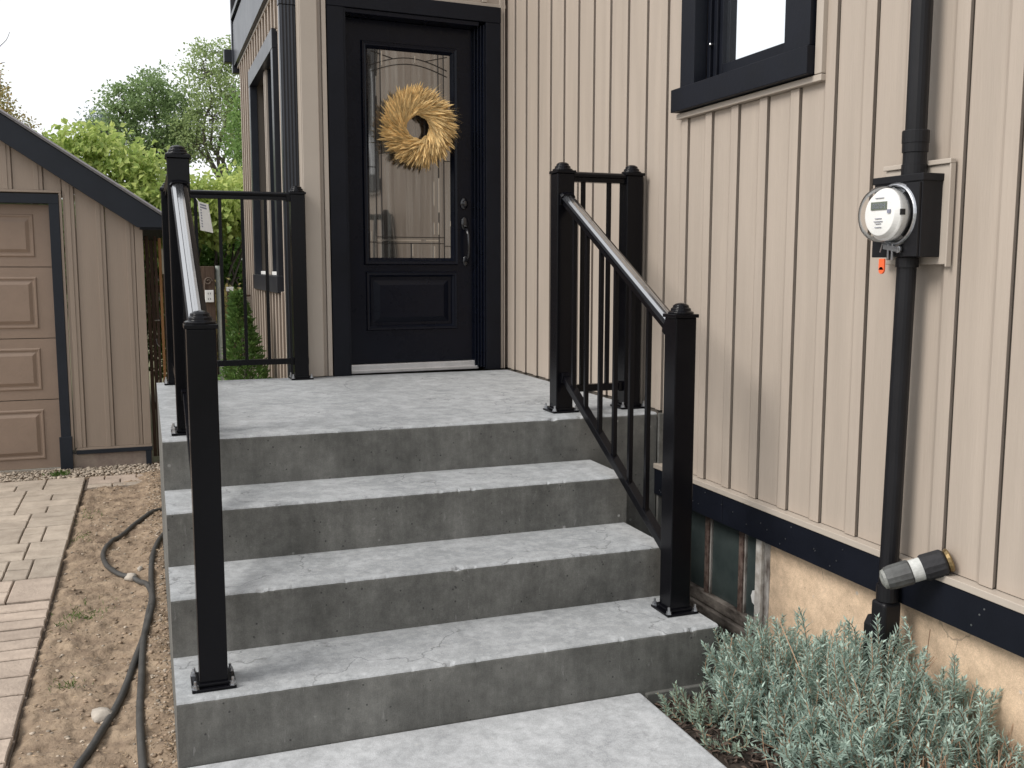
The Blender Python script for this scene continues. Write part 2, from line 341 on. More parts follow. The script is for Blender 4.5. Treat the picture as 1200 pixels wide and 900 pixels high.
# ------------------------------------------------------------ ground
g = MB().add([(-90, -90, GZ-.06), (90, -90, GZ-.06), (90, 140, GZ-.06), (-90, 140, GZ-.06)], [(0, 1, 2, 3)]).build('ground', GROUND); g['kind'] = 'structure'
def dirtfn(x, y): return .035*math.exp(-((x+.02)/.10)**2)+.016*gnoise(x, y, 1, 12)+.008*gnoise(x, y, 2, 30)-.010-.02*max(0, (-.46-x)/.05)
ground_grid('dirt_strip', -.512, .02, -1.2, 5.12, GZ+.0, .012, .022, DIRT, fn=dirtfn)
ground_grid('gravel_strip', -4.0, .5, 5.10, 5.62, GZ-.005, .03, .02, DIRT)
ground_grid('garden_bed', 1.40, 2.30, -3.4, 1.0, -.055, .022, .03, SOIL)
wk = MB().box(.0, 1.41, -6, -.003, -.3, 0).build('front_walk', CW, bevel=.008); wk['kind'] = 'structure'

# ------------------------------------------------------------ steps
steps = thing('concrete_steps', 'grey cast concrete steps rising in four risers to the landing before the front door', 'steps', (.9, 0, GZ))
def step_mesh(name, x0, x1, y0, y1, z0, z1, nose=.013):
    n = 230; prof = [(y0, z0), (y0, z1-nose-.016), (y0, z1-nose)]
    for k in range(1, 4):
        a = math.pi/2*k/4; prof.append((y0+nose-nose*math.cos(a), z1-nose+nose*math.sin(a)))
    prof.append((y0+nose, z1))
    prof += [(y0+nose+.02, z1), (y1, z1), (y1, z0)]
    mb = MB(); P = len(prof); vs = []
    for i in range(n+1):
        x = x0+(x1-x0)*i/n
        for j, (y, z) in enumerate(prof):
            dy = dz = 0
            if 2 <= j <= 6:
                q = gnoise(x, z1, 0, 14)*.0010+gnoise(x, y, z, 60)*.0012
                ch = max(0, gnoise(x, z1*3, 2, 24)-.44)*.026+max(0, gnoise(x, z1*3, 8, 60)-.40)*.010
                k_ = (.35, .8, 1, .8, .35)[j-2]
                dy = q*k_+ch*k_; dz = (gnoise(x, z1, y+4, 38)*.0010-ch)*k_
            xx = x
            if i in (0, n) and z > z0: xx += gnoise(y, z, 7, 4)*.003
            vs.append((xx, y+dy, z+dz))
    fs = []; ms = []
    for i in range(n):
        for j in range(P):
            k = (j+1) % P
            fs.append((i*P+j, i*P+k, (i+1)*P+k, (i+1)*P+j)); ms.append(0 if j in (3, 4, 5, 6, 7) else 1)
    mb.add(vs, fs); mb.m = ms
    mb.add([vs[j] for j in range(P)], [tuple(range(P))], 1); mb.add([vs[n*P+j] for j in range(P)], [tuple(range(P))], 1)
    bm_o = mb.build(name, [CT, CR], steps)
    me = bm_o.data; bm = bmesh.new(); bm.from_mesh(me); bmesh.ops.remove_doubles(bm, verts=bm.verts, dist=1e-5); bm.to_mesh(me); bm.free()
    return bm_o
XR = [1.70, 1.682, 1.690]
for k in range(3):
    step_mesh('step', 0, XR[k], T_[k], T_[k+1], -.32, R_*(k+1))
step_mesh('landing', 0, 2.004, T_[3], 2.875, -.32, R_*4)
MB().box(1.43, 1.72, -.014, .03, -.30, -.008).build('footing', CR, steps, bevel=.004)
ORGLAND = R_*4

# ------------------------------------------------------------ house
house = thing('house', 'taupe board and batten house with black trim around the front steps', 'house', (2.5, 1.5, GZ))
PANX, BATX = 2.026, 2.0165
def panel_mb(zl, zh, wdt=.1795):
    prof = [(.0045, 2.033), (.0055, BATX+.003), (0, BATX+.0025), (0, BATX), (.044, BATX), (.060, PANX-.001), (.066, PANX), (.150, PANX), (wdt-.005, PANX), (wdt-.005, 2.033)]
    return [Vector((x, y, zl)) for y, x in prof], Vector((0, 0, zh-zl))
pcache = {}
def siding_right(y, zl, zh):
    key = (round(zl, 3), round(zh, 3))
    c = Vector((2.02, y+.09, (zl+zh)/2))
    if key in pcache: return clone(pcache[key], ORG[pcache[key]]+Vector((0, y-pcache[key]['yy0'], 0)), house)
    poly, ex = panel_mb(zl, zh)
    o = MB().prism([p+Vector((0, y, 0)) for p in poly], ex).build('siding_panel', SID, house, bevel=.0015, seg=2)
    pcache[key] = o; o['yy0'] = y; return o
G0, DG = .0985, .1795
for n in range(-19, 16):
    y = G0+DG*n
    if y > 2.86: continue
    if n >= 5: siding_right(y, .748, 5)
    elif n in (0, 1, 2, 3): siding_right(y, .522, 1.948); siding_right(y, 3.2, 5)
    else: siding_right(y, .522, 5)
for o in list(pcache.values()):
    for q in C.objects:
        if q.name.startswith('siding_panel') and 'yy0' in q: del q['yy0']
wall = MB().box(2.034, 2.25, -3.6, .13, .40, 5).box(2.034, 2.25, .74, 6.5, .40, 5).box(2.034, 2.25, .13, .74, .40, 2.02).box(2.034, 2.25, .13, .74, 3.15, 5)
wall.build('wall', BODY, house)
MB().box(1.990, 2.033, -3.6, .999, .499, .520).build('starter_trim', SIDT, house, bevel=.002)
ysp = .46
MB().box(1.996, 2.05, -3.6, ysp-.0015, .386, .497).build('skirt_board', BLK, house, bevel=.002)
MB().box(1.996, 2.05, ysp+.0015, .999, .386, .497).build('skirt_board', BLK, house, bevel=.002)
nl_ = MB()
for i in range(34):
    yq = -1.6+2.6*random.random(); nl_.lathe([(.0028, 0), (.0028, .0012)], (1.9962, yq, .40+.085*random.random()), (-1, 0, 0), 6)
nl_.build('nail_heads', STEEL, house, kind='stuff')
# foundation
fo = MB()
def fgrid(y0, y1, z0, z1):
    ny = int((y1-y0)/.02); nz_ = max(2, int((z1-z0)/.02)); vs = []
    for j in range(nz_+1):
        for i in range(ny+1):
            y = y0+(y1-y0)*i/ny; z = z0+(z1-z0)*j/nz_
            vs.append((2.062+.006*gnoise(y, z, 0, 5)+.003*gnoise(y, z, 2, 22), y, z))
    fs = [(j*(ny+1)+i, j*(ny+1)+i+1, (j+1)*(ny+1)+i+1, (j+1)*(ny+1)+i) for j in range(nz_) for i in range(ny)]
    fo.add(vs, fs)
fgrid(-3.5, .235, -.35, .40)
o = fo.build('foundation_wall', PARGE, house, smooth=True)
MB().box(2.075, 2.25, -3.55, .24, -.35, .399).build('foundation_core', BODY, house)
MB().box(2.07, 2.25, .24, 3.2, -.35, -.06).box(2.14, 2.25, .24, 3.2, -.06, .399).build('foundation_core', BODY, house)
MB().box(2.006, 2.034, .984, .9985, .12, .738).build('foundation_edge', CR, house, bevel=.004)
# basement window
bw = MB().box(2.055, 2.12, .232, .300, -.06, .384).build('basement_window', PEEL, house, bevel=.004, label='old basement window with peeling frame and dusty panes')
ORG[bw] = ORG[bw]
for y in (.445, .690, .93): MB().box(2.072, 2.105, y-.016, y+.012, .03, .386).build('mullion', RUST, bw, bevel=.003)
for y0, y1 in ((.300, .429), (.457, .674), (.702, .914), (.942, 1.15)):
    MB().box(2.088, 2.094, y0, y1, .035, .386).build('pane', OLDGL, bw)
for y in (.4287, .6737): MB().box(2.080, 2.0875, y-.010, y, .036, .386).build('putty_strip', PEEL, bw)
MB().box(2.040, 2.056, .262, .298, .0, .384).build('frame_board', mat('chipped_white_paint', (.62, .60, .56), .8, col2=(.30, .26, .22), vs=20, bump=.8, bs=50), bw, bevel=.003)
for i, (xa, z0, z1) in enumerate(((2.062, -.012, .034), (2.048, -.055, -.015), (2.030, -.10, -.058))):
    MB().box(xa, 2.13, .22-i*.03, 1.2, z0, z1).build('sill_board', WEATH, bw, bevel=.005)
MB().lathe([(.033, 0), (.033, .002)], (2.087, .352, .115), (-1, 0, 0), 8).build('tape_patch', WHITE, bw)
# right wall window
rw = MB().box(1.972, 2.04, .004, .877, 1.974, 2.063).build('window', BLK, house, bevel=.0025, label='black framed window high on the right wall above the meter')
def rp(x0, x1, y0, y1, z0, z1, nm, mt=BLK, bv=.002): return MB().box(x0, x1, y0, y1, z0, z1).build(nm, mt, rw, bevel=bv)
rp(1.984, 2.04, .722, .826, 2.0645, 3.15, 'casing'); rp(1.984, 2.04, .010, .145, 2.0645, 3.15, 'casing'); rp(1.984, 2.04, .147, .720, 3.05, 3.15, 'casing')
rp(2.041, 2.12, .700, .722, 2.066, 3.05, 'jamb'); rp(2.041, 2.12, .145, .170, 2.066, 3.05, 'jamb'); rp(2.041, 2.12, .172, .698, 2.066, 2.082, 'jamb')
for a in ((2.062, 2.10, .645, .698, 2.084, 3.05), (2.062, 2.10, .172, .225, 2.084, 3.05), (2.062, 2.10, .227, .643, 2.084, 2.128), (2.050, 2.0615, .668, .692, 2.084, 3.05)):
    rp(*a, 'sash')
rp(2.078, 2.084, .2255, .6445, 2.129, 3.05, 'pane', WGLASS, 0)
rp(2.0, 2.033, -.034, .878, 1.949, 1.970, 'flashing', SIDT); rp(2.0, 2.033, -.034, .001, 1.972, 3.16, 'flashing', SIDT)
MB().lathe([(.006, 0), (.007, .012), (.004, .014)], (2.05, .70, 2.21), (-1, 0, 0), 8).build('latch', STEEL, rw)

# left house wing: wall facing the yard
LW = .79
WY0, WY1, WZ0, WZ1 = 3.87, 5.19, 1.30, 2.72
BLKLIT = mat('black_trim_lit', (.016, .019, .027), .34, var=.25, vs=5, bump=.1, bs=50, spec=.45)  # lighter, glossier copy of the black trim; sky sheen put into the material
wing = MB().box(LW+.012, 2.03, 3.2, WY0-.005, -.3, 3.05).box(LW+.012, 2.03, WY1+.005, 6.2, -.3, 3.05).box(LW+.012, 2.03, WY0-.005, WY1+.005, -.3, WZ0-.005).box(LW+.012, 2.03, WY0-.005, WY1+.005, WZ1+.005, 3.05).box(LW+.2, 2.03, WY0-.005, WY1+.005, WZ0-.005, WZ1+.005).box(LW+.012, .94, 2.90, 3.2, -.3, 5).box(LW+.012, 2.03, 3.2, 6.2, 3.05, 5.2).box(.94, 2.03, 3.02, 3.2, 2.9, 5)
wing.build('wing_wall', BODY, house)
lp = None; PW = .165
y = 3.02; k = 0
ptype = {}
while y < 6.15:
    def lpan(zl, zh):
        key = (zl, zh)
        if key in ptype:
            s0, y0 = ptype[key]; return clone(s0, ORG[s0]+Vector((0, y-y0, 0)), house)
        prof = [(.004, LW+.014), (.004, LW-.008), (0, LW-.010), (0, LW-.016), (.03, LW-.016), (.038, LW+.006), (PW-.012, LW+.006), (PW-.012, LW+.014)]
        o = MB().prism([(x, y+yy, zl) for yy, x in prof], (0, 0, zh-zl)).build('siding_panel', SID, house, bevel=.0015)
        ptype[key] = (o, y); return o
    if y+PW > WY0-.08 and y < WY1+.08: lpan(-.1, WZ0-.10); lpan(WZ1+.10, 3.05)
    else: lpan(-.1, 3.05)
    y += PW
lw = MB().box(LW-.024, LW+.03, WY0-.09, WY1+.09, WZ1, WZ1+.12).build('window', BLKLIT, house, bevel=.002, label='tall black framed double window on the yard side wall')
def lpp(x0, x1, y0, y1, z0, z1, nm, mt=BLKLIT): return MB().box(x0, x1, y0, y1, z0, z1).build(nm, mt, lw, bevel=.002)
lpp(LW-.022, LW+.03, WY0-.09, WY0, WZ0, WZ1-.001, 'casing'); lpp(LW-.022, LW+.03, WY1, WY1+.09, WZ0, WZ1-.001, 'casing')
lpp(LW-.03, LW+.03, WY0-.09, WY1+.09, WZ0-.11, WZ0-.001, 'sill')
lpp(LW+.03, LW+.10, WY0+.62, WY0+.70, WZ0, WZ1, 'mullion')
lpp(LW+.085, LW+.092, WY0, WY0+.62, WZ0, WZ1, 'pane', DKGLASS); lpp(LW+.085, LW+.092, WY0+.70, WY1, WZ0, WZ1, 'pane', DKGLASS)
for a in ((WY0+.62, .022), (WY0+.70, .03)): lpp(LW+.012, LW+.029, a[0]-.0, a[0]+.02, WZ0+.002, WZ1-.002, 'stop', SIDT)
lpp(LW+.02, LW+.084, WY0+.01, WY0+.60, WZ0+.001, WZ0+.025, 'inner_sill', WHITE); lpp(LW+.02, LW+.084, WY0+.72, WY1-.01, WZ0+.001, WZ0+.025, 'inner_sill', WHITE)
# frieze, upper band and far corner of the wing
MB().box(LW-.045, LW+.02, 2.95, 6.22, 3.052, 3.40).build('frieze_board', BLKLIT, house, bevel=.003)
MB().box(LW-.02, LW-.0, 2.95, 6.2, 3.030, 3.050).build('top_trim', SIDT, house)
MB().box(LW-.06, LW+.02, 2.95, 6.22, 3.43, 3.47).build('band_board', BLKLIT, house, bevel=.003)
MB().box(LW-.01, LW+.02, 2.95, 6.2, 3.402, 5.2).build('upper_siding', SID, house)
MB().box(LW-.055, LW+.02, 6.22, 6.30, 3.0, 5.2).build('corner_board', BLKLIT, house, bevel=.004)
MB().box(LW-.115, LW-.015, 6.31, 6.40, 3.10, 3.21).build('gutter_elbow', BLKLIT, house, bevel=.006)
# downspout
ds = []
for i in range(8):
    a = i/8
    ds += [(.715+.078*a, 2.955-(0 if i % 2 else .006)), (.715+.078*(a+.06), 2.955-(.006 if i % 2 else .006))]
ds = [(.713, 3.01), (.713, 2.955)]+[(.717+i*.0092, 2.951 if i % 2 else 2.956) for i in range(9)]+[(.797, 2.955), (.797, 3.01)]
MB().prism([(x-.004, y, -.15) for x, y in ds], (0, 0, 2.93)).build('downspout', BLKLIT, house, bevel=.001)
MB().prism([((x-.751)*1.09+.747, (y-2.98)*1.1+2.98, 2.783) for x, y in ds], (0, 0, 2.2)).build('downspout_sleeve', BLKLIT, house, bevel=.001)
# corner post and strips beside the door
MB().box(.800, .893, 2.836, 2.92, .745, 5).build('corner_post', SIDT, house, bevel=.003)
MB().box(.7965, .7995, 2.84, 2.95, -.2, 5).build('corner_flange', SIDT, house)
MB().box(.895, .916, 2.862, 2.92, .745, 5).build('corner_strip', SID, house, bevel=.002)
MB().box(.918, .942, 2.846, 2.92, .745, 5).build('corner_strip', SIDT, house, bevel=.002)

# front door (slightly turned)
th = math.atan(.06); cth, sth = math.cos(th), math.sin(th)
def DT(p): return (1.45+(p[0]-1.45)*cth-(p[1]-2.88)*sth, 2.88+(p[0]-1.45)*sth+(p[1]-2.88)*cth, p[2])
def db(x0, x1, y0, y1, z0, z1, nm, mt, parent, bv=.002): return MB().box(x0, x1, y0, y1, z0, z1).xf(DT).build(nm, mt, parent, bevel=bv)
fr = db(.948, 1.040, 2.880, 2.94, .742, 2.772, 'door_frame', BLK, house)
db(1.883, 1.978, 2.880, 2.94, .742, 2.772, 'casing', BLK, fr); db(.948, 1.978, 2.878, 2.94, 2.7735, 2.862, 'casing', BLK, fr)
db(1.040, 1.052, 2.884, 3.06, .742, 2.772, 'jamb', BLK, fr)
for i, (xa, ya) in enumerate(((1.883, 2.892), (1.872, 2.915), (1.861, 2.935), (1.850, 2.96))):
    db(xa-.0105, xa-.0005, ya, 3.08, .755, 2.760, 'jamb', DOORM, fr, .0025)
db(1.053, 1.842, 2.888, 3.07, 2.748, 2.771, 'jamb', DOORM, fr)
db(1.053, 1.86, 2.965, 3.08, .742, .793, 'threshold', ALU, fr, .004)
db(1.053, 1.86, 2.950, 2.964, .742, .762, 'threshold_strip', ALU, fr, .003)
db(.960, 2.02, 2.90, 2.95, 2.864, 2.885, 'head_flashing', SIDT, fr)
for i in range(7):
    db(.94+i*.155, .94+i*.155+.152, 2.915, 2.95, 2.888, 5, 'siding_panel', SID, house); db(.94+i*.155, .97+i*.155, 2.900, 2.9145, 2.888, 5, 'batten', SIDT, house)
db(1.979, 2.000, 2.895, 3.0, .744, 5, 'corner_strip', SIDT, house); db(2.001, 2.008, 2.885, 3.0, .744, 5, 'corner_strip', SID, house)
# slab: built as frame round the glass
Y0 = 2.99
dr = MB(); Xa, Xb, Xc, Xd = 1.075, 1.192, 1.712, 1.842
za, zb, zc, zd, ze, zf = .797, 1.0, 1.325, 1.40, 2.60, 2.745
dr.box(Xa, Xb, Y0, Y0+.045, za, zf); dr.box(Xc, Xd, Y0, Y0+.045, za, zf)
dr.box(Xb, Xc, Y0, Y0+.045, ze, zf); dr.box(Xb, Xc, Y0, Y0+.045, za, zb); dr.box(Xb, Xc, Y0, Y0+.045, zc, zd); dr.box(Xb, Xc, Y0+.012, Y0+.045, zb, zc)
slab = dr.xf(DT).build('front_door', DOORM, house, label='black front door with tall leaded glass panel')
def molding(x0, x1, z0, z1, wd, y0, depth, nm, parent=slab, mt=DOORM):
    mb = MB(); o = [(x0, z0), (x1, z0), (x1, z1), (x0, z1)]
    def ring(d, y): return [(x0+d, y, z0+d), (x1-d, y, z0+d), (x1-d, y, z1-d), (x0+d, y, z1-d)]
    rs = [ring(0, y0), ring(wd*.15, y0-depth), ring(wd*.45, y0-depth*.75), ring(wd*.6, y0-depth*.9), ring(wd, y0+depth*.4)]
    vs = [p for r in rs for p in r]; fs = [(i*4+k, i*4+(k+1) % 4, (i+1)*4+(k+1) % 4, (i+1)*4+k) for i in range(len(rs)-1) for k in range(4)]
    return mb.add(vs, fs).xf(DT).build(nm, mt, parent)
molding(Xb-.030, Xc+.030, zd-.030, ze+.030, .042, Y0, .016, 'glass_molding')
molding(Xb-.020, Xc+.022, zb-.012, zc+.006, .030, Y0, .010, 'panel_molding')
mbp = MB(); px0, px1, pz0, pz1 = Xb+.028, Xc-.028, zb+.035, zc-.042
mbp.add([(px0, Y0+.012, pz0), (px1, Y0+.012, pz0), (px1, Y0+.012, pz1), (px0, Y0+.012, pz1), (px0+.035, Y0-.004, pz0+.03), (px1-.035, Y0-.004, pz0+.03), (px1-.035, Y0-.004, pz1-.03), (px0+.035, Y0-.004, pz1-.03)],
        [(0, 1, 5, 4), (1, 2, 6, 5), (2, 3, 7, 6), (3, 0, 4, 7), (4, 5, 6, 7)]).xf(DT).build('raised_panel', DOORM, slab)
db(Xb, Xc, Y0+.008, Y0+.014, zd, ze, 'door_glass', DGLASS, slab, 0)
cm = MB(); yy = Y0+.006
def came(a, b, r=.0022): cm.bar((a[0], yy, a[1]), (b[0], yy, b[1]), r, r, upv=(0, 1, 0))
GXL, GXR, GB, GT = Xb+.012, Xc-.012, zd+.012, ze-.012
for xx in (Xb+.052, Xb+.085, Xc-.052, Xc-.085): came((xx, GB), (xx, GT))
for zz in (GB+.085, GB+.12): came((Xb+.052, zz), (Xc-.052, zz))
came((GXL, 1.93), (Xb+.052, 1.93)); came((Xc-.052, 1.98), (GXR, 1.98)); came((GXL, GB+.09), (Xb+.052, GB+.09)); came((GXR, GB+.07), (Xc-.052, GB+.07))
came(((Xb+Xc)/2, GB), ((Xb+Xc)/2, GB+.085))
for rr_, zz in ((.0, 2.465), (.0, 2.50)):
    pts = [(Xb+.03+(Xc-Xb-.06)*t, zz+.055*math.sin(math.pi*t)) for t in [i/14 for i in range(15)]]
    for a, b in zip(pts, pts[1:]): came(a, b)
came((Xb+.03, GT-.01), (Xb+.16, 2.545)); came((Xc-.03, GT-.01), (Xc-.16, 2.545))
cm.xf(DT).build('lead_came', CAME, slab)
for (x0, x1, z0, z1) in ((Xb+.055, Xc-.2, GB+.098, GB+.106), (Xc-.17, Xc-.09, GB+.098, GB+.106), (Xc-.120, Xc-.113, 1.55, 1.62), (Xc-.093, Xc-.086, 1.55, 1.62), (Xc-.120, Xc-.113, 1.72, 1.86), (Xc-.09, Xc-.083, 1.68, 1.88), (Xb+.016, Xb+.022, GB+.1, GB+.15), ((Xb+Xc)/2+.006, (Xb+Xc)/2+.012, GB+.01, GB+.08), (Xc-.12, Xc-.112, GB, GB+.07), (Xb+.09, Xb+.098, 2.50, 2.58), (Xb+.058, Xb+.066, 2.33, 2.44), (Xb+.29, Xb+.296, 2.53, 2.57), (Xc-.018, Xc-.012, 1.6, 1.63)):
    MB().box(x0, x1, Y0+.003, Y0+.0075, z0, z1).xf(DT).build('bevel_strip', BEVG, slab)
hb = MB().lathe([(.026, 0), (.026, .004), (.022, .008), (.014, .010), (.013, .022), (.010, .024)], (1.783, Y0-.001, 1.735), (0, -1, 0), 20).xf(DT)
hb.v = [Vector((p.x, p.y, 1.735+(p.z-1.735)*1.35)) for p in hb.v]; hb.build('deadbolt', DKFOAM if False else mat('black_door_hardware', (.012, .012, .015), .18, spec=.7), slab, smooth=True)
HW = MATS['black_door_hardware']
hm = MB().lathe([(.024, 0), (.024, .005), (.019, .009)], (1.785, Y0-.001, 1.618), (0, -1, 0), 20)
hm.lathe([(.019, 0), (.019, .005), (.014, .009)], (1.79, Y0-.001, 1.395), (0, -1, 0), 18)
hm.v = [Vector((p.x, p.y, (1.618 if p.z > 1.5 else 1.395)+(p.z-(1.618 if p.z > 1.5 else 1.395))*1.7)) for p in hm.v]
gp = [(1.788, Y0-.01, 1.590), (1.789, Y0-.035, 1.578), (1.79, Y0-.054, 1.55), (1.791, Y0-.058, 1.50), (1.792, Y0-.056, 1.45), (1.792, Y0-.045, 1.42), (1.791, Y0-.025, 1.402), (1.79, Y0-.006, 1.395)]
hm.tube(gp, [.009, .010, .0095, .0085, .0085, .0095, .010, .009], 10)
hm.bar((1.785, Y0-.005, 1.605), (1.785, Y0-.04, 1.600), .012, .003)
hm.xf(DT).build('door_handle', HW, slab, smooth=True)

# ------------------------------------------------------------ wreath
wr = thing('wheat_wreath', 'golden dried wheat wreath hanging on the front door glass', 'wreath', DT((1.478, Y0-.04, 2.16)))
wc = Vector((1.478, Y0-.045, 2.158))
ring = [(wc.x+.115*math.cos(t), wc.y+.012, wc.z+.115*math.sin(t)) for t in [2*math.pi*i/24 for i in range(25)]]
MB().tube(ring, .040, 8, cap=False).xf(DT).build('twig_ring', TWIG, wr, smooth=True)
ear = MB()
def wheat(mb, p, d, L, wdt):
    d = d.normalized(); n = 6; u = d.orthogonal().normalized(); v = d.cross(u)
    prof = [(0, .15), (.12, .6), (.3, 1), (.55, .95), (.8, .55), (1, .05)]
    vs = [p+d*L*h+(u*math.cos(2*math.pi*k/n+i*.5)+v*math.sin(2*math.pi*k/n+i*.5))*wdt*.5*r*(1+.25*(k % 2)) for i, (h, r) in enumerate(prof) for k in range(n)]
    fs = [(i*n+k, i*n+(k+1) % n, (i+1)*n+(k+1) % n, (i+1)*n+k) for i in range(len(prof)-1) for k in range(n)]
    mb.add(vs, fs)
NE = 2100
for i in range(NE):
    t = random.random()*2*math.pi; ph = random.uniform(-1.2, 1.35)   # angle across the ring tube, outward positive
    rr = .118+.052*math.sin(ph)*random.uniform(.6, 1.1)
    er = Vector((math.cos(t), 0, math.sin(t))); et = Vector((math.sin(t), 0, -math.cos(t)))
    p = wc+er*rr+Vector((0, -.040*math.cos(ph)*random.uniform(.5, 1.1)-.002, 0))
    a = .95 if ph > 0 else .25
    out = .70+.62*math.sin(ph)
    d = er*out+et*random.uniform(.55, .95)*(1 if True else 0)+Vector((0, -random.uniform(.05, .5), 0))+Vector((random.gauss(0, .12), random.gauss(0, .1), random.gauss(0, .12)))
    L = random.uniform(.055, .112)
    wheat(ear, p-d.normalized()*.01, d, L, random.uniform(.0095, .0135))
ear.xf(DT).build('wheat_ears', WHEAT, wr, kind='stuff')
aw = MB()
for i in range(900):
    t = random.random()*2*math.pi; er = Vector((math.cos(t), 0, math.sin(t))); et = Vector((math.sin(t), 0, -math.cos(t)))
    p = wc+er*random.uniform(.13, .20)+Vector((0, -random.uniform(.0, .05), 0))
    d = (er*random.uniform(.3, 1.1)+et*random.uniform(.4, 1)+Vector((0, -random.uniform(0, .4), 0))).normalized()
    q = p+d*random.uniform(.06, .105); s = d.orthogonal()*.0006
    aw.add([p-s, p+s, q], [(0, 1, 2)])
aw.xf(DT).build('wheat_awns', WHEAT, wr, kind='stuff')

# ------------------------------------------------------------ railings
PH = 1.056
def cap_prof(): return [(.043, 0), (.043, .006), (.034, .010), (.033, .018), (.027, .021), (.026, .028), (.016, .034), (.006, .036), (.001, .0365)]
PARTS = {}
def post(root, x, y, z, h=PH):
    hp = h-.047; s = .0385
    if 'post' not in PARTS or PARTS['post'][1] != round(hp, 4):
        p = MB().box(-s, s, -s, s, .010, hp).xf(lambda q: (q.x+x, q.y+y, q.z+z)).build('post', RAIL, root, bevel=.0035, seg=3)
        PARTS['post'] = (p, round(hp, 4)); 
        c = MB().box(-.044, .044, -.044, .044, 0, .012).lathe([(a, b+.012) for a, b in cap_prof()], (0, 0, 0)).xf(lambda q: (q.x+x, q.y+y, q.z+z+hp)).build('post_cap', RAIL, p, bevel=.0015)
        b = MB().box(-.060, .060, -.060, .060, .0005, .0095).box(-.047, .047, -.047, .047, .0095, .020).xf(lambda q: (q.x+x, q.y+y, q.z+z)).build('base_plate', RAIL, p, bevel=.002)
        bl = []
        for sx in (-.050, .050):
            for sy in (-.050, .050):
                bl.append(MB().lathe([(.011, 0), (.011, .002), (.0085, .002), (.0085, .010), (.0045, .010), (.0045, .022), (.0025, .023)], (x+sx, y+sy, z+.0095), n=6).build('bolt', STEEL, p))
        PARTS['ref'] = (Vector((x, y, z)), [c, b]+bl)
        return p
    src = PARTS['post'][0]; off = Vector((x, y, z))-PARTS['ref'][0]
    p = clone(src, ORG[src]+off, root)
    for q in PARTS['ref'][1]: clone(q, ORG[q]+off, p)
    return p
def top_rail(root, a, b, name='top_rail', w=.026, hh=.024):
    a, b = Vector(a), Vector(b); d = (b-a).normalized(); s = d.cross(Vector((0, 0, 1))).normalized(); u = s.cross(d)
    prof = [(-.020, -.026), (.020, -.026), (.020, -.008), (.027, -.004), (.028, .006), (.022, .013), (.012, .0165), (.011, .015), (.004, .0175), (0, .0165), (-.004, .0175), (-.011, .015), (-.012, .0165), (-.022, .013), (-.028, .006), (-.027, -.004), (-.020, -.008)]
    if name == 'handrail': prof = [(-.020, -.028), (.020, -.028), (.020, -.010), (.027, -.006), (.029, .002), (.024, .010), (.0135, .015), (.0125, .0125), (.0115, .0155), (.004, .0165), (.0035, .0150), (-.0035, .0150), (-.004, .0165), (-.0115, .0155), (-.0125, .0125), (-.0135, .015), (-.024, .010), (-.029, .002), (-.027, -.006), (-.020, -.010)]
    mb = MB().prism([a+s*x+u*y for x, y in prof], b-a)
    if name == 'handrail': mb.m = [0, 0]+[1 if 5 <= i <= 12 else 0 for i in range(len(prof))]  # highlight stripe placed by giving these faces the brighter copy
    o = mb.build(name, [RAIL, RAILM] if name == 'handrail' else RAIL, root)
    return o
def brackets(root, a, b, sc=1.0):
    a, b = Vector(a), Vector(b); d = (b-a).normalized()
    for p in (a, b-d*.022):
        s = d.cross(Vector((0, 0, 1))).normalized(); u = s.cross(d)
        prof = [(-.031*sc, -.030*sc), (.031*sc, -.030*sc), (.032*sc, .008), (.024*sc, .0185*sc), (0, .022*sc), (-.024*sc, .0185*sc), (-.032*sc, .008)]
        MB().prism([p+s*x+u*y for x, y in prof], d*.022).build('rail_bracket', RAIL, root, bevel=.001)
def bot_rail(root, a, b):
    MB().bar(a, b, .016, .0155).build('bottom_rail', RAIL, root, bevel=.002)
    a, b = Vector(a), Vector(b); d = (b-a).normalized()
    for p in (a, b-d*.020): MB().bar(p, p+d*.020, .021, .020).build('rail_bracket', RAIL, root, bevel=.0015)
def bal(root, x, y, z0, z1):
    MB().box(x-.0085, x+.0085, y-.0085, y+.0085, z0, z1).build('baluster', RAIL, root, bevel=.0012)
Z4 = ORGLAND; H2 = .0385
# right railing
rr = thing('stair_railing', 'black metal railing on the right side of the steps turning to the siding wall', 'railing', (1.63, .6, Z4), 'railings of the front steps')
pf, pm, pw = (1.632, .173, R_), (1.630, 1.172, Z4), (1.957, 1.180, Z4)
for p in (pf, pm, pw): post(rr, *p)
a, b = Vector((1.631, 1.172-H2, 1.652)), Vector((1.632, .173+H2, 1.160))
top_rail(rr, a, b, 'handrail'); brackets(rr, a, b)
c, d = Vector((1.631, 1.172-H2, .895)), Vector((1.632, .173+H2, .372))
bot_rail(rr, c, d)
for yb in (1.043, .918, .785, .655, .522, .390, .285)[:6]:
    t = (yb-a.y)/(b.y-a.y); t2 = (yb-c.y)/(d.y-c.y)
    bal(rr, 1.631, yb, c.z+(d.z-c.z)*t2+.010, a.z+(b.z-a.z)*t-.020)
top_rail(rr, (1.630+H2, 1.174, 1.742), (1.957-H2, 1.178, 1.742)); bot_rail(rr, (1.630+H2, 1.174, .838), (1.957-H2, 1.178, .838))
for xb in (1.727, 1.848): bal(rr, xb, 1.176, .845, 1.72)
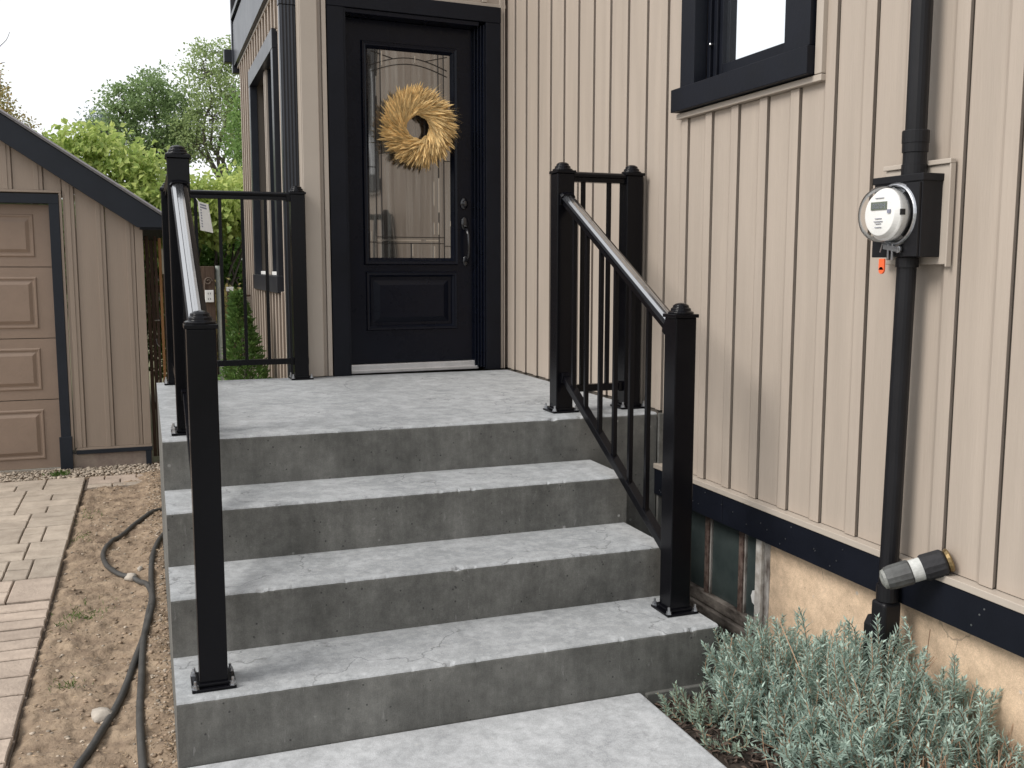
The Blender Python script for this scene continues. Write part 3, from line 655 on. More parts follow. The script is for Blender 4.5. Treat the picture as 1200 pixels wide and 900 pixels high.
# left railing
lr = thing('stair_railing', 'black metal railing on the yard side of the steps and back of the landing', 'railing', (.1, 1, Z4), 'railings of the front steps')
qf, qm, qb, qw = (.102, .100, R_), (.094, 1.138, Z4), (.098, 2.79, Z4), (.757, 2.800, Z4)
for p in (qf, qm, qb, qw): post(lr, *p)
a, b = Vector((.094, 1.138-H2, 1.652)), Vector((.102, .100+H2, 1.165))
top_rail(lr, a, b, 'handrail'); brackets(lr, a, b)
c, d = Vector((.094, 1.138-H2, .895)), Vector((.102, .100+H2, .36)); bot_rail(lr, c, d)
for i in range(8):
    yb = 1.0-.112*i
    if yb < .17: continue
    t = (yb-a.y)/(b.y-a.y); t2 = (yb-c.y)/(d.y-c.y); bal(lr, .098, yb, c.z+(d.z-c.z)*t2+.01, a.z+(b.z-a.z)*t-.02)
top_rail(lr, (.094, 1.138+H2, 1.742), (.098, 2.79-H2, 1.742)); bot_rail(lr, (.094, 1.138+H2, .838), (.098, 2.79-H2, .838))
for i in range(13): bal(lr, .096, 1.29+.115*i, .845, 1.72)
top_rail(lr, (.098+H2, 2.79, 1.742), (.757-H2, 2.80, 1.742)); bot_rail(lr, (.098+H2, 2.79, .842), (.757-H2, 2.80, .842))
brackets(lr, (.098+H2, 2.79, 1.742), (.757-H2, 2.80, 1.742))
for xb in (.229, .351, .467, .588, .69): bal(lr, xb, 2.796, .848, 1.72) if xb < .65 else None
MB().bar((.757+H2, 2.80, .842), (.80, 2.80, .842), .014, .018).build('rail_bracket', RAIL, lr)
# paper tag hanging on the railing
cd = thing('paper_tag', 'white printed tag hanging among the balusters of the back landing rail', 'tag', (.27, 2.70, 1.6))
dv = Vector((.052, .030, -.012))
p0 = Vector((.238, 2.70, 1.695)); dn = Vector((.008, 0, -.148))
nrm = dv.cross(dn).normalized()*.0015
MB().prism([p0, p0+dv, p0+dv+dn+Vector((.012, 0, 0)), p0+dn], nrm).build('card', WHITE, cd)
ln = MB()
for i in range(9):
    q = p0+dn*(.06+.095*i)+dv*.14; e = dv*random.uniform(.5, .72)
    ln.prism([q-nrm*.4, q+e-nrm*.4, q+e+dn*.055-nrm*.4, q+dn*.055-nrm*.4], -nrm*.5); ln.prism([q+nrm*1.4, q+e+nrm*1.4, q+e+dn*.045+nrm*1.4, q+dn*.045+nrm*1.4], nrm*.5)
ln.build('printed_lines', GREYM, cd)
MB().tube([p0+dv*.1+Vector((0, 0, -.004)), (.232, 2.77, 1.715)], .0012, 5).build('tie', WHITE, cd)

# ------------------------------------------------------------ electric meter, conduit, tap
em = thing('electric_meter', 'round glass electric meter on a black box fixed to the siding wall', 'electric meter', (1.96, -.48, 1.385))
MB().box(1.930, 2.001, -.574, -.386, 1.388, 1.606).build('meter_box', PVC, em, bevel=.002)
MB().box(1.926, 2.001, -.578, -.382, 1.592, 1.612).build('box_lid', PVC, em, bevel=.002)
MB().box(1.922, 1.929, -.571, -.520, 1.39, 1.588).build('cover_flange', PVC, em, bevel=.001)
mc = Vector((1.93, -.478, 1.505))
MB().lathe([(.088, 0), (.088, .006), (.084, .012), (.080, .014), (.080, .004)], mc, (-1, 0, 0), 40).build('meter_ring', STEEL, em, smooth=False, bevel=.0008)
MB().lathe([(.072, .002), (.072, .040), (.066, .046), (.058, .058), (.001, .0585)], mc, (-1, 0, 0), 40).build('meter_body', WHITE, em, bevel=.001)
MB().lathe([(.0735, .004), (.0735, .022)], mc, (-1, 0, 0), 40).build('meter_band', STEEL, em)
fx = mc.x-.0588
MB().box(fx-.002, fx, mc.y-.030, mc.y+.032, mc.z+.012, mc.z+.034).build('display', LCD, em)
dg = MB()
SEG = {'0': 'abcdef', '1': 'bc', '2': 'abged', '3': 'abgcd', '4': 'fgbc', '5': 'afgcd', '6': 'afgedc', '7': 'abc', '8': 'abcdefg'}
def digit(chh, yl, zb, wd, ht):       # image-right is -y
    s = .0012
    sg = {'a': (0, ht, wd, ht), 'g': (0, ht/2, wd, ht/2), 'd': (0, 0, wd, 0), 'f': (0, ht/2, 0, ht), 'b': (wd, ht/2, wd, ht), 'e': (0, 0, 0, ht/2), 'c': (wd, 0, wd, ht/2)}
    for k in SEG[chh]:
        x0, z0, x1, z1 = sg[k]; dg.box(fx-.0028, fx-.0021, yl-x1-s*.5, yl-x0+s*.5, zb+z0-s*.5, zb+z1+s*.5)
for i, ch_ in enumerate('00204'): digit(ch_, mc.y+.024-i*.0102, mc.z+.017, .006, .011)
for zz, yy0, yy1 in ((-.012, -.012, .014), (-.020, -.016, .018), (-.026, -.010, .012), (.044, -.018, .016), (-.036, -.012, .014)):
    dg.box(fx-.0028, fx-.0005, mc.y+yy0, mc.y+yy1, mc.z+zz, mc.z+zz+.0012)
dg.box(fx-.0030, fx-.0005, mc.y-.046, mc.y-.034, mc.z+.002, mc.z+.012)
dg.build('dial_markings', GREYM, em)
MB().box(mc.x-.046, mc.x-.034, mc.y-.0735, mc.y-.066, mc.z-.004, mc.z+.012).build('port', DKFOAM, em)
MB().lathe([(.0765, .008), (.0765, .052), (.0745, .064), (.068, .074), (.056, .0775), (.001, .0785)], mc, (-1, 0, 0), 40).build('glass_dome', CLEAR, em, smooth=True)
lk = MB().bar((1.915, -.455, 1.418), (1.915, -.515, 1.408), .006, .007).box(1.912, 1.921, -.490, -.484, 1.380, 1.425).box(1.912, 1.921, -.474, -.468, 1.380, 1.425)
lk.lathe([(.010, 0), (.010, .008)], (1.918, -.512, 1.409), (-1, 0, 0), 12); lk.tube([(1.913, -.44, 1.402), (1.910, -.452, 1.425), (1.908, -.47, 1.418)], .0025, 6)
lk.build('lock_bracket', STEEL, em, bevel=.001)
MB().box(1.902, 1.908, -.470, -.449, 1.352, 1.384).lathe([(.0105, 0), (.0105, .006)], (1.908, -.4595, 1.352), (-1, 0, 0), 12).build('seal_tag', ORANGE, em, bevel=.001)
bb = MB().box(1.998, 2.009, -.600, -.352, 1.368, 1.636).build('backing_board', SIDT, em, bevel=.002)
MB().box(1.990, 2.009, -.606, -.348, 1.6365, 1.650).build('board_flashing', SIDT, em, bevel=.002)
MB().box(1.992, 2.009, -.606, -.6005, 1.362, 1.636).build('board_edge', SIDT, em, bevel=.001)
cu = thing('conduit_pipe', 'black plastic conduit pipe running up the siding wall above the meter', 'pipe', (1.965, -.5, 1.61))
MB().tube([(1.968, -.497, 1.613), (1.968, -.497, 4.6)], .0285, 20).build('pipe', PVC, cu, smooth=False, bevel=.001)
MB().lathe([(.034, 0), (.034, .028), (.0315, .029), (.0315, .060), (.0345, .061), (.0345, .085), (.036, .086), (.036, .118), (.0345, .120)], (1.968, -.497, 1.613), n=24).build('coupling', PVC, cu)
cl = thing('conduit_pipe', 'black plastic conduit pipe running down from the meter into the lavender bed', 'pipe', (1.965, -.48, .1))
MB().tube([(1.965, -.490, 1.3875), (1.962, -.478, .395)], .0265, 20).build('pipe', PVC, cl)
MB().lathe([(.031, 0), (.031, .026), (.027, .027)], (1.965, -.490, 1.360), n=20).build('coupling', PVC, cl)
MB().lathe([(.031, 0), (.031, .045), (.0265, .046)], (1.962, -.478, .395), n=20).build('coupling', PVC, cl)
lb = MB().box(1.930, 1.995, -.505, -.445, .12, .394).build('elbow_fitting', PVC, cl, bevel=.012, seg=4)
MB().prism([(1.932, -.452, .14), (1.985, -.452, .14), (1.985, -.452, .31), (1.97, -.452, .335), (1.945, -.452, .335), (1.932, -.452, .31)], (0, .034, 0)).build('fitting_cover', PVC, cl, bevel=.004)
tp = thing('outdoor_tap', 'outdoor tap in a black and grey insulating cover poking from the siding', 'tap', (2.0, -.64, .54))
w0, w1 = Vector((2.02, -.655, .560)), Vector((1.850, -.560, .488))
ax = (w1-w0).normalized(); LL = (w1-w0).length
MB().lathe([(.030, 0), (.034, .004), (.030, .012), (.015, .016), (.015, .04)], w0+Vector((-.004, 0, 0)), ax, 18).build('pipe_flange', BRASS, tp)
def rib(r, k, n): return r*(1+(.035 if k % 2 else 0))
def ribbed(prof, base, axis, nm, mt, n=28):
    mb = MB(); axis = Vector(axis).normalized(); u = axis.orthogonal().normalized(); v = axis.cross(u)
    vs = [base+axis*h+(u*math.cos(2*math.pi*k/n)+v*math.sin(2*math.pi*k/n))*rib(r, k, n) for r, h in prof for k in range(n)]
    fs = [(i*n+k, i*n+(k+1) % n, (i+1)*n+(k+1) % n, (i+1)*n+k) for i in range(len(prof)-1) for k in range(n)]
    fs += [tuple(range(n-1, -1, -1)), tuple((len(prof)-1)*n+k for k in range(n))]
    return mb.add(vs, fs).build(nm, mt, tp, bevel=.0008)
ribbed([(.030, .018), (.036, .024), (.0365, .075), (.033, .082)], w0, ax, 'cover_cap', DKFOAM)
MB().lathe([(.0315, .0815), (.0315, .112)], w0, ax, 28).build('white_band', mat('chalky_white', (.55, .56, .54), .6, var=.35, vs=40), tp)
ribbed([(.031, .1125), (.034, .116), (.033, .165), (.030, .182)], w0, ax, 'grey_sleeve', GREYP)
MB().lathe([(.028, .1822), (.026, .190), (.012, .196), (.001, .197)], w0, ax, 24).build('end_cap', mat('pale_rubber', (.30, .31, .29), .5, var=.5, vs=40), tp)

# ------------------------------------------------------------ garage
GY = 5.50
ga = thing('garage', 'taupe garage with black rake boards and a brown panelled overhead door', 'garage', (-1.5, 7.5, GZ))
XL, XRt = -4.0, -.040; SL = .665; RX = -2.02
def rake_bottom(x): return 1.675+(-.069-x)*SL if x > RX else 1.675+(-.069-RX)*SL-(RX-x)*SL
DX1, DX0 = -.690, -3.35
PWG = .2065
xg = -.100; i = 0
MB().box(XL, DX0-.10, GY+.02, GY+.12, GZ, 1.9).box(DX1+.10, XRt, GY+.02, GY+.12, -.05, 1.65).box(DX0-.1, DX1+.10, GY+.02, GY+.12, 1.88, 2.0).build('wall', BODY, ga)
MB().box(XRt-.10, XRt-.001, GY+.121, GY+5, GZ, 1.62).build('side_wall', GSID, ga)
while xg > XL:
    x1 = xg; x0 = xg-PWG
    zl = -.035 if x0 > DX1+.02 or x1 < DX0-.08 else 1.925
    if x1 > DX1+.09 > x0: pass
    segs = [(x0, x1, zl)]
    if x0 < DX1+.09 < x1: segs = [(x0, DX1+.09, 1.925), (DX1+.092, x1, -.035)]
    for (a0, a1, z_) in segs:
        mb = MB()
        zt = lambda x: rake_bottom(x)+.03
        def strip(u0, u1, y0, y1):
            mb.prism([(u0, y0, z_), (u1, y0, z_), (u1, y0, zt(u1)), (u0, y0, zt(u0))], (0, y1-y0, 0))
        strip(a0+.003, a1, GY, GY+.019)
        if a1 == x1: strip(max(a0, x1-.062), x1-.030, GY-.013, GY-.0005); strip(max(a0, x1-.030), x1-.004, GY-.009, GY-.0005)
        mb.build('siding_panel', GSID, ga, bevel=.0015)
    xg -= PWG; i += 1
MB().box(-.098, XRt, GY-.014, GY+.12, -.035, rake_bottom(-.069)+.01).build('corner_post', GSID, ga, bevel=.002)
MB().box(DX1+.105, XRt+.004, GY-.016, GY+.018, -.052, -.036).build('starter_trim', GSID, ga)
MB().box(DX1+.105, XRt+.006, GY-.02, GY+.10, -.085, -.053).build('skirt_board', GBLK, ga, bevel=.002)
MB().box(DX1+.07, XRt, GY+.0, GY+.12, GZ-.1, -.086).build('foundation', mat('brown_foundation', (.20, .15, .13), .9, col2=(.30, .25, .20), vs=9, bump=.8, bs=40), ga)
MB().box(-.085, -.045, GY-.035, GY-.002, -.19, -.086).build('drain_stub', GBLK, ga)
MB().prism([(-.42, GY+.021, 1.905), (RX, GY+.021, rake_bottom(RX)+.01), (2*RX+.42, GY+.021, 1.905)], (0, .08, 0)).build('gable', BODY, ga)
# door casing
MB().box(DX1, DX1+.070, GY-.018, GY+.10, GZ+.0, 1.825).build('door_casing', GBLK, ga, bevel=.002)
MB().box(DX1+.071, DX1+.090, GY-.012, GY+.02, -.05, 1.905).build('door_trim', GSID, ga, bevel=.002)
MB().box(DX0-.07, DX0, GY-.018, GY+.10, GZ, 1.825).build('door_casing', GBLK, ga, bevel=.002)
MB().box(DX0-.07, DX1+.070, GY-.018, GY+.10, 1.826, 1.895).build('door_casing', GBLK, ga, bevel=.002)
MB().box(DX0-.07, DX1+.090, GY-.014, GY+.02, 1.906, 1.924).build('door_trim', GSID, ga, bevel=.002)
MB().box(DX1-.012, DX1+.078, GY-.030, GY-.0185, GZ, .06).build('casing_foot', GBLK, ga, bevel=.002)
gd = MB().box(DX0+.001, DX1-.001, GY+.118, GY+.125, GZ+.01, 1.826).build('garage_door', GDOOR, ga, label='brown overhead door of raised rectangular panels')
zs = [-.190, .346, .818, 1.358, 1.826]
def section(z0, z1):
    z1 -= .006; mb = MB(); y0 = GY+.075
    mb.box(DX0+.001, DX1-.001, y0, y0+.042, z0, z1)
    w_ = .50; x = DX1-.12
    while x-w_ > DX0:
        m_ = .075
        def ring(d, yy): return [(x-w_+d, yy, z0+m_+d), (x-d, yy, z0+m_+d), (x-d, yy, z1-m_-d), (x-w_+d, yy, z1-m_-d)]
        rs = [ring(-.004, y0-.0005), ring(.004, y0-.007), ring(.014, y0-.007), ring(.020, y0-.001), ring(.030, y0-.001), ring(.055, y0-.012)]
        vs = [p for r in rs for p in r]; fs = [(i*4+k, i*4+(k+1) % 4, (i+1)*4+(k+1) % 4, (i+1)*4+k) for i in range(len(rs)-1) for k in range(4)]
        fs.append((20, 21, 22, 23)); mb.add(vs, fs)
        x -= w_+.11
    mb.build('door_panel', GDOOR, gd)
for a_, b_ in zip(zs, zs[1:]): section(a_, b_)
MB().box(DX0, DX1-.002, GY+.05, GY+.13, GZ-.01, -.192).build('door_seal', mat('pale_rubber_seal', (.30, .28, .24), .8), gd)
# rake boards + roof
def rake(side):
    y0, y1 = GY-.12, GY-.075
    if side > 0:
        poly = [(.135, y0, 1.655), (.135, y0, 1.722), (RX, y0, 1.722+(.135-RX)*SL), (RX, y0, 1.645+(-.03-RX)*SL), (-.075, y0, 1.655)]
    else:
        poly = [(RX, y0, 1.722+(.135-RX)*SL), (2*RX-.135, y0, 1.722), (2*RX-.135, y0, 1.655), (2*RX+.075, y0, 1.655), (RX, y0, 1.645+(-.03-RX)*SL)]
    MB().prism(poly, (0, y1-y0, 0)).build('rake_board', GBLK, ga, bevel=.003)
rake(1); rake(-1)
MB().box(-.06, .12, GY-.074, GY+5.2, 1.640, 1.656).build('soffit', GBLK, ga)
MB().box(.128, .142, GY-.074, GY+5.2, 1.66, 1.72).build('fascia_board', GBLK, ga)
for s in (1, -1):
    e = .15 if s > 0 else 2*RX-.15
    MB().prism([(e, GY-.135, 1.716), (e, GY-.135, 1.740), (RX, GY-.135, 1.740+(.15-RX)*SL), (RX, GY-.135, 1.716+(.15-RX)*SL)], (0, 5.4, 0)).build('roof', SHING, ga)
    MB().prism([(e+.004*s, GY-.142, 1.730), (e+.004*s, GY-.142, 1.7445), (RX, GY-.142, 1.7445+(.15-RX)*SL), (RX, GY-.142, 1.730+(.15-RX)*SL)], (0, .0065, 0)).build('drip_edge', mat('grey_drip_edge', (.33, .32, .34), .5), ga)

# ------------------------------------------------------------ driveway pavers
drv = MB().box(-6, -.505, -6, 5.16, GZ-.05, GZ-.020).build('driveway', JOINT); drv['kind'] = 'structure'
BRK = mat('paved_surface', (.44, .375, .305), .85, col2=(.30, .25, .20), vs=9, bump=.9, bs=70, det=8)
_n = BRK.node_tree.nodes; _L = BRK.node_tree.links; _bt = _n.new('ShaderNodeTexBrick'); _bt.inputs['Scale'].default_value = 1; _bt.inputs['Brick Width'].default_value = .36; _bt.inputs['Row Height'].default_value = .15
_bt.inputs['Mortar Size'].default_value = .006; _bt.inputs['Mortar'].default_value = (.12, .09, .07, 1)
_src = _n['Principled BSDF'].inputs['Base Color'].links[0].from_socket; _L.new(_src, _bt.inputs['Color1']); _L.new(_src, _bt.inputs['Color2'])
_L.new([q for q in _n if q.type == 'NEW_GEOMETRY'][0].outputs['Position'], _bt.inputs['Vector']); _L.new(_bt.outputs['Color'], _n['Principled BSDF'].inputs['Base Color'])
drf = MB().box(-6, -1.40, -6, 5.10, GZ-.045, GZ-.012).build('driveway_surface', BRK); drf['kind'] = 'structure'
drv2 = MB().box(-.500, .0, 4.74, 5.16, GZ-.05, GZ-.010).build('side_path', JOINT); drv2['kind'] = 'structure'
ORG[drv] = ORG[drv]
def paver(x0, x1, y0, y1, zt, parent, mt, gap=.0042):
    x0 += gap; x1 -= gap; y0 += gap*1.9; y1 -= gap*1.9
    n = 5; mb = MB(); per = []
    for i in range(n): per.append((x0+(x1-x0)*i/n, y0))
    for i in range(2): per.append((x1, y0+(y1-y0)*i/2))
    for i in range(n): per.append((x1-(x1-x0)*i/n, y1))
    for i in range(2): per.append((x0, y1-(y1-y0)*i/2))
    per = [(px+gnoise(px, py, 1, 30)*.003, py+gnoise(px, py, 4, 30)*.0035) for px, py in per]
    K = len(per); cx_, cy_ = (x0+x1)/2, (y0+y1)/2
    vs = [(a, b, GZ-.03) for a, b in per]+[(a, b, zt-.004) for a, b in per]+[(a+(.004 if a < cx_ else -.004), b+(.004 if b < cy_ else -.004), zt+random.uniform(-.001, .001)) for a, b in per]
    fs = [(r*K+k, r*K+(k+1) % K, (r+1)*K+(k+1) % K, (r+1)*K+k) for r in (0, 1) for k in range(K)]+[tuple(2*K+k for k in range(K))]
    mb.add(vs, fs).build('paver', mt, parent)
y = 5.14; row = 0; cnt = 0
# random ashlar: strips 0.42 m deep cut into 2/3 courses or upright pairs
while y > -.3:
    dpt = .36; y0 = y-dpt; x = -.508
    slab_ = y0 < 1.9
    zt = GZ+(.006 if not slab_ else -.002); off = -.0 if not slab_ else .015
    while x > -2.3 and not (y < 3.4 and x < -1.75) and not (y < 2.2 and x < -1.3):
        w_ = random.choice((.26, .36, .31)); x0 = x-w_; t = random.random()
        mt_ = PAV2 if (slab_ or random.random() < .12) else PAV
        if t < .4:
            paver(x0, x, y0+dpt*.5, y, zt, drv, mt_); paver(x0, x-w_*.5, y0, y0+dpt*.5, zt, drv, mt_); paver(x-w_*.5, x, y0, y0+dpt*.5, zt, drv, mt_)
        elif t < .75:
            paver(x0, x, y0+dpt*.66, y, zt, drv, mt_); paver(x0, x, y0+dpt*.33, y0+dpt*.66, zt, drv, mt_); paver(x0, x, y0, y0+dpt*.33, zt, drv, mt_)
        else:
            paver(x0+w_*.45, x, y0, y, zt, drv, mt_); paver(x0, x0+w_*.45, y0, y0+dpt*.5, zt, drv, mt_); paver(x0, x0+w_*.45, y0+dpt*.5, y, zt, drv, mt_)
        x = x0
    y = y0-(.012 if abs(y0-1.77) < .18 else 0)
for yy0, yy1, ox in ((4.75, 4.86, .05), (4.87, 5.0, .0), (5.0, 5.14, .11)):
    x = -.485-ox*.0
    first = True
    while x < -.02:
        w_ = (.22 if not first else .22-ox); paver(x, min(x+w_, -.012), yy0, yy1, GZ+.004, drv2, PAV2 if yy0 > 4.8 else PAV); x += w_; first = False

# stones and gravel
def scatter_stones(name, n, fx, size, mt, parent=None, kind='stuff', sub=1):
    ico = bmesh.new(); bmesh.ops.create_icosphere(ico, subdivisions=sub, radius=1); BV = np.array([tuple(v.co) for v in ico.verts]); BF = np.array([[v.index for v in f.verts] for f in ico.faces]); ico.free()
    Vs = []; Fs = []
    for i in range(n):
        x, y, z = fx(); s = size()
        sc = np.array([random.uniform(.7, 1.3), random.uniform(.7, 1.3), random.uniform(.35, .7)])*s
        a = random.random()*6.28; Rm = np.array([[math.cos(a), -math.sin(a), 0], [math.sin(a), math.cos(a), 0], [0, 0, 1]])
        V = (BV*(1+rng.normal(size=(len(BV), 1))*.18)*sc)@Rm.T+np.array([x, y, z+s*.15]); Vs.append(V); Fs.append(BF+i*len(BV))
    return fastmesh(name, np.vstack(Vs), np.vstack(Fs), mt, parent, kind)
def dz(x, y): return GZ+.022*(gnoise(x, y, 0, 2.1)+.5*gnoise(x, y, 3, 7)+.3*gnoise(x, y, 5, 22)+.15*gnoise(x, y, 9, 60))+dirtfn(x, y)
def fdirt():
    x = random.uniform(-.5, 0); 
    if random.random() < .5: x = -abs(random.gauss(0, .05))
    y = random.uniform(-.4, 5.1); return x, y, dz(x, y)
scatter_stones('pebbles', 1000, fdirt, lambda: random.choice((.003, .004, .005, .006, .009)), STONE)
scatter_stones('gravel', 1500, lambda: (random.uniform(-1.6, .3), random.uniform(5.13, 5.5), GZ+.005), lambda: random.uniform(.006, .016), STONE)
for (x, y, s, lb_) in ((-.235, .86, .034, 'pale stone lying beside the hose in the bare dirt'), (-.16, 2.45, .030, 'pale rubble stone lying between the hose loop and the steps'), (-.12, 2.55, .018, 'small reddish stone lying near the far end of the hose')):
    q = scatter_stones('stone', 1, lambda: (x, y, dz(x, y)+.006), lambda: s, mat('pale_stone', (.46, .41, .35), .9, var=.3, vs=30, bump=.8, bs=60), kind=None, sub=2); tag(q, lb_, 'stone')
scatter_stones('dirt_clods', 900, fdirt, lambda: random.choice((.003, .005, .007, .010)), mat('dirt_clod', (.27, .20, .14), .95, island=.4, bump=.8, bs=90))
# grass tufts on dirt
def blades(name, n, fx, hgt, mt, lean=.5, wd=.004, kind='stuff', parent=None):
    P = np.array([fx() for _ in range(n)]); D = np.stack([rng.normal(0, lean, n), rng.normal(0, lean, n), np.ones(n)], 1)
    V, F = leaf_arrays(P, D, np.array([hgt() for _ in range(n)]), wd); return fastmesh(name, V, F, mt, parent, kind)
def tuft():
    k = random.choice(((-.36, 1.98, .04), (-.34, 2.02, .05), (-.40, 1.93, .04), (-.37, 1.2, .03), (-.44, 3.4, .05), (-.44, 3.9, .05)))
    x, y = random.gauss(k[0], k[2]), random.gauss(k[1], k[2]*1.6); return (x, y, dz(x, y))
blades('grass_tufts', 260, tuft, lambda: random.uniform(.015, .04), GRASS, 1.0, .003)
blades('weed_tufts', 160, lambda: (random.gauss(-.70, .03), random.gauss(5.28, .03), GZ), lambda: random.uniform(.02, .05), GRASS, 1.2, .01)
# twigs / straw litter on dirt
P = np.array([fdirt() for _ in range(3200)])+np.array([0, 0, .004]); D = np.stack([rng.normal(size=3200), rng.normal(size=3200), rng.normal(0, .12, 3200)], 1)
V, F = leaf_arrays(P, D, rng.uniform(.004, .028, 3200), .0026); fastmesh('straw_litter', V, F, mat('straw', (.33, .24, .15), .9, island=.5), None, 'stuff')

# hoses
def smoothpath(pts, k=10):
    pts = [Vector(p) for p in pts]; out = []
    for i in range(len(pts)-1):
        p0, p1, p2, p3 = pts[max(i-1, 0)], pts[i], pts[i+1], pts[min(i+2, len(pts)-1)]
        for j in range(k):
            t = j/k; out.append(.5*((2*p1)+(-p0+p2)*t+(2*p0-5*p1+4*p2-p3)*t*t+(-p0+3*p1-3*p2+p3)*t*t*t))
    return out+[pts[-1]]
def unproj(u, v, z):
    D = fw*f_px+rt2*(u-600)+up2*(450-v); c0 = Vector((-.0327, -2.7046, 1.3609)); t = (z-c0.z)/D.z; p = c0+D*t; return p
def hose(pix, zl, nm, lab, r=.0135):
    pts = [unproj(u, v, z) for (u, v), z in zip(pix, zl)]; sp = smoothpath(pts)
    for p in sp: p.z = dz(p.x, p.y)+r*.8 if p.x < 0 else p.z
    q = MB().tube([sum((sp[min(max(i+k, 0), len(sp)-1)] for k in (-3, -2, -1, 0, 1, 2, 3)), Vector())/7 for i in range(len(sp))], r, 10).build(nm, HOSE, smooth=True); return tag(q, lab, 'hose', 'garden hoses lying in the dirt')
zz = GZ+.022
hose([(215, 592), (187, 600), (160, 612), (135, 627), (121, 642), (124, 658), (140, 669), (160, 676), (174, 686), (179, 704), (172, 735), (160, 765), (147, 800), (125, 842), (100, 880), (84, 902), (62, 935)], [zz]*17, 'garden_hose', 'black garden hose looping across the bare dirt beside the steps')
hose([(200, 618), (187, 632), (180, 650), (177, 672), (178, 700), (174, 722), (168, 750), (166, 790), (164, 830), (165, 865), (168, 902), (172, 940)], [zz, zz, zz, zz, zz-.004, zz-.006, zz-.004, zz, zz, zz, zz, zz], 'garden_hose', 'black garden hose lying straight close along the side of the steps')

# ------------------------------------------------------------ vegetation
LAV = leafmat('lavender_leaf', (.24, .335, .28), (.52, .64, .56), trans=.25)
LAVD = leafmat('lavender_leaf_green', (.24, .33, .25), (.46, .56, .46), trans=.25)
def lavender(name, lab, base, mounds, nspr, seed, dry=0, lmat=LAV, leafL=.034):
    global rng
    random.seed(seed); rng = np.random.default_rng(seed)
    root = thing(name, lab, 'shrub', base); B = Vector(base)
    st = MB(); LP = []; LD = []; LLn = []; LN = []
    for i in range(nspr):
        mcx, mcy, mh, mr = random.choice(mounds)
        a = random.random()*6.283; e = math.acos(random.uniform(.02, 1)); 
        sh = random.uniform(.72, 1.16)
        tip = Vector((mcx+mr*sh*math.sin(e)*math.cos(a), mcy+mr*sh*math.sin(e)*math.sin(a), B.z+.02+mh*sh*(math.cos(e)**.7)))
        if tip.x > 2.045: tip.x = 2.045-random.random()*.06
        root_p = Vector((mcx+(tip.x-mcx)*.3, mcy+(tip.y-mcy)*.3, B.z+.01))
        midp = root_p.lerp(tip, .6)+Vector((random.gauss(0, .01), random.gauss(0, .01), -.01))
        endd = ((tip-midp).normalized()*.6+Vector((random.gauss(0, .38), random.gauss(0, .38), .50))).normalized()
        Ls = random.uniform(.09, .17)
        end = tip+endd*Ls*.45
        path = smoothpath([root_p, midp, tip, end], 4)
        st.tube(path, [.0022]*(len(path)//2)+[.0013]*(len(path)-len(path)//2), 4, cap=False)
        # leaves along the last Ls
        nodes = int(Ls/.0078); ph = random.random()*3; lf = leafL*random.uniform(.68, 1.18)
        for k in range(nodes):
            t = k/nodes; p = end-(end-tip).normalized()*0 
            s = Ls*(1-t)            # distance back from end
            if s < (end-tip).length: q = end.lerp(tip, s/(end-tip).length); dd = (end-tip).normalized()
            else:
                s2 = s-(end-tip).length; q = tip+(midp-tip).normalized()*s2; dd = (tip-midp).normalized()
            uo = dd.orthogonal().normalized(); vo = dd.cross(uo)
            for j in range(2):
                an = ph+k*1.57+j*math.pi+random.gauss(0, .25); o_ = uo*math.cos(an)+vo*math.sin(an)
                op = .45+.75*(1-t)
                LP.append(q); LD.append(dd*1.0+o_*op*random.uniform(.8, 1.25)+Vector((0, 0, .05))); LLn.append(lf*random.uniform(.6, 1.15)*(1 if t < .8 else .7)); LN.append(dd)
            if random.random() < .5:
                an = random.random()*6.28; o_ = uo*math.cos(an)+vo*math.sin(an); LP.append(q); LD.append(dd+o_*.8); LLn.append(leafL*.5); LN.append(dd)
    st.build('stems', DRY, root, kind='stuff')
    P = np.array([tuple(p) for p in LP]); D = np.array([tuple(p) for p in LD]); N_ = np.array([tuple(p) for p in LN])
    V, F = leaf_arrays(P, D, np.array(LLn), .0064, N_, fold=.14)
    fastmesh('foliage', V, F, lmat, root, 'stuff')
    if dry:
        dm = MB()
        for i in range(dry):
            mcx, mcy, mh, mr = random.choice(mounds)
            p = Vector((mcx+random.gauss(0, mr*.6), mcy+random.gauss(0, mr*.6), B.z)); d = Vector((random.gauss(0, .35), random.gauss(0, .35), 1)).normalized()
            q = p+d*random.uniform(.12, mh+.1)
            dm.tube([p, p.lerp(q, .5)+Vector((random.gauss(0, .01), random.gauss(0, .01), 0)), q], .0013, 3, cap=False)
            if random.random() < .4:
                dm.tube([p.lerp(q, .7), p.lerp(q, .7)+Vector((random.gauss(0, .03), random.gauss(0, .03), .03))], .001, 3, cap=False)
        dm.build('dry_stalks', DRY, root, kind='stuff')
    return root
lavender('lavender_bush', 'large silvery green lavender bush in the bed under the meter', (1.72, -.42, -.05),
         [(1.80, -.06, .15, .17), (1.76, -.20, .21, .18), (1.79, -.36, .27, .19), (1.82, -.56, .37, .17), (1.72, -.50, .24, .17), (1.78, -.68, .33, .18), (1.88, -.44, .28, .14), (1.68, -.28, .13, .14), (1.74, -.82, .24, .15), (1.67, -.60, .13, .13), (1.72, -.74, .15, .14), (1.92, -.70, .27, .12), (1.95, -.82, .25, .11)], 900, 3, dry=60)
lavender('lavender_bush', 'smaller lavender bush with dry brown stalks at the right edge of the bed', (1.83, -1.08, -.05),
         [(1.92, -.92, .16, .12), (1.84, -1.08, .15, .14), (1.74, -1.0, .12, .12)], 110, 5, dry=420)
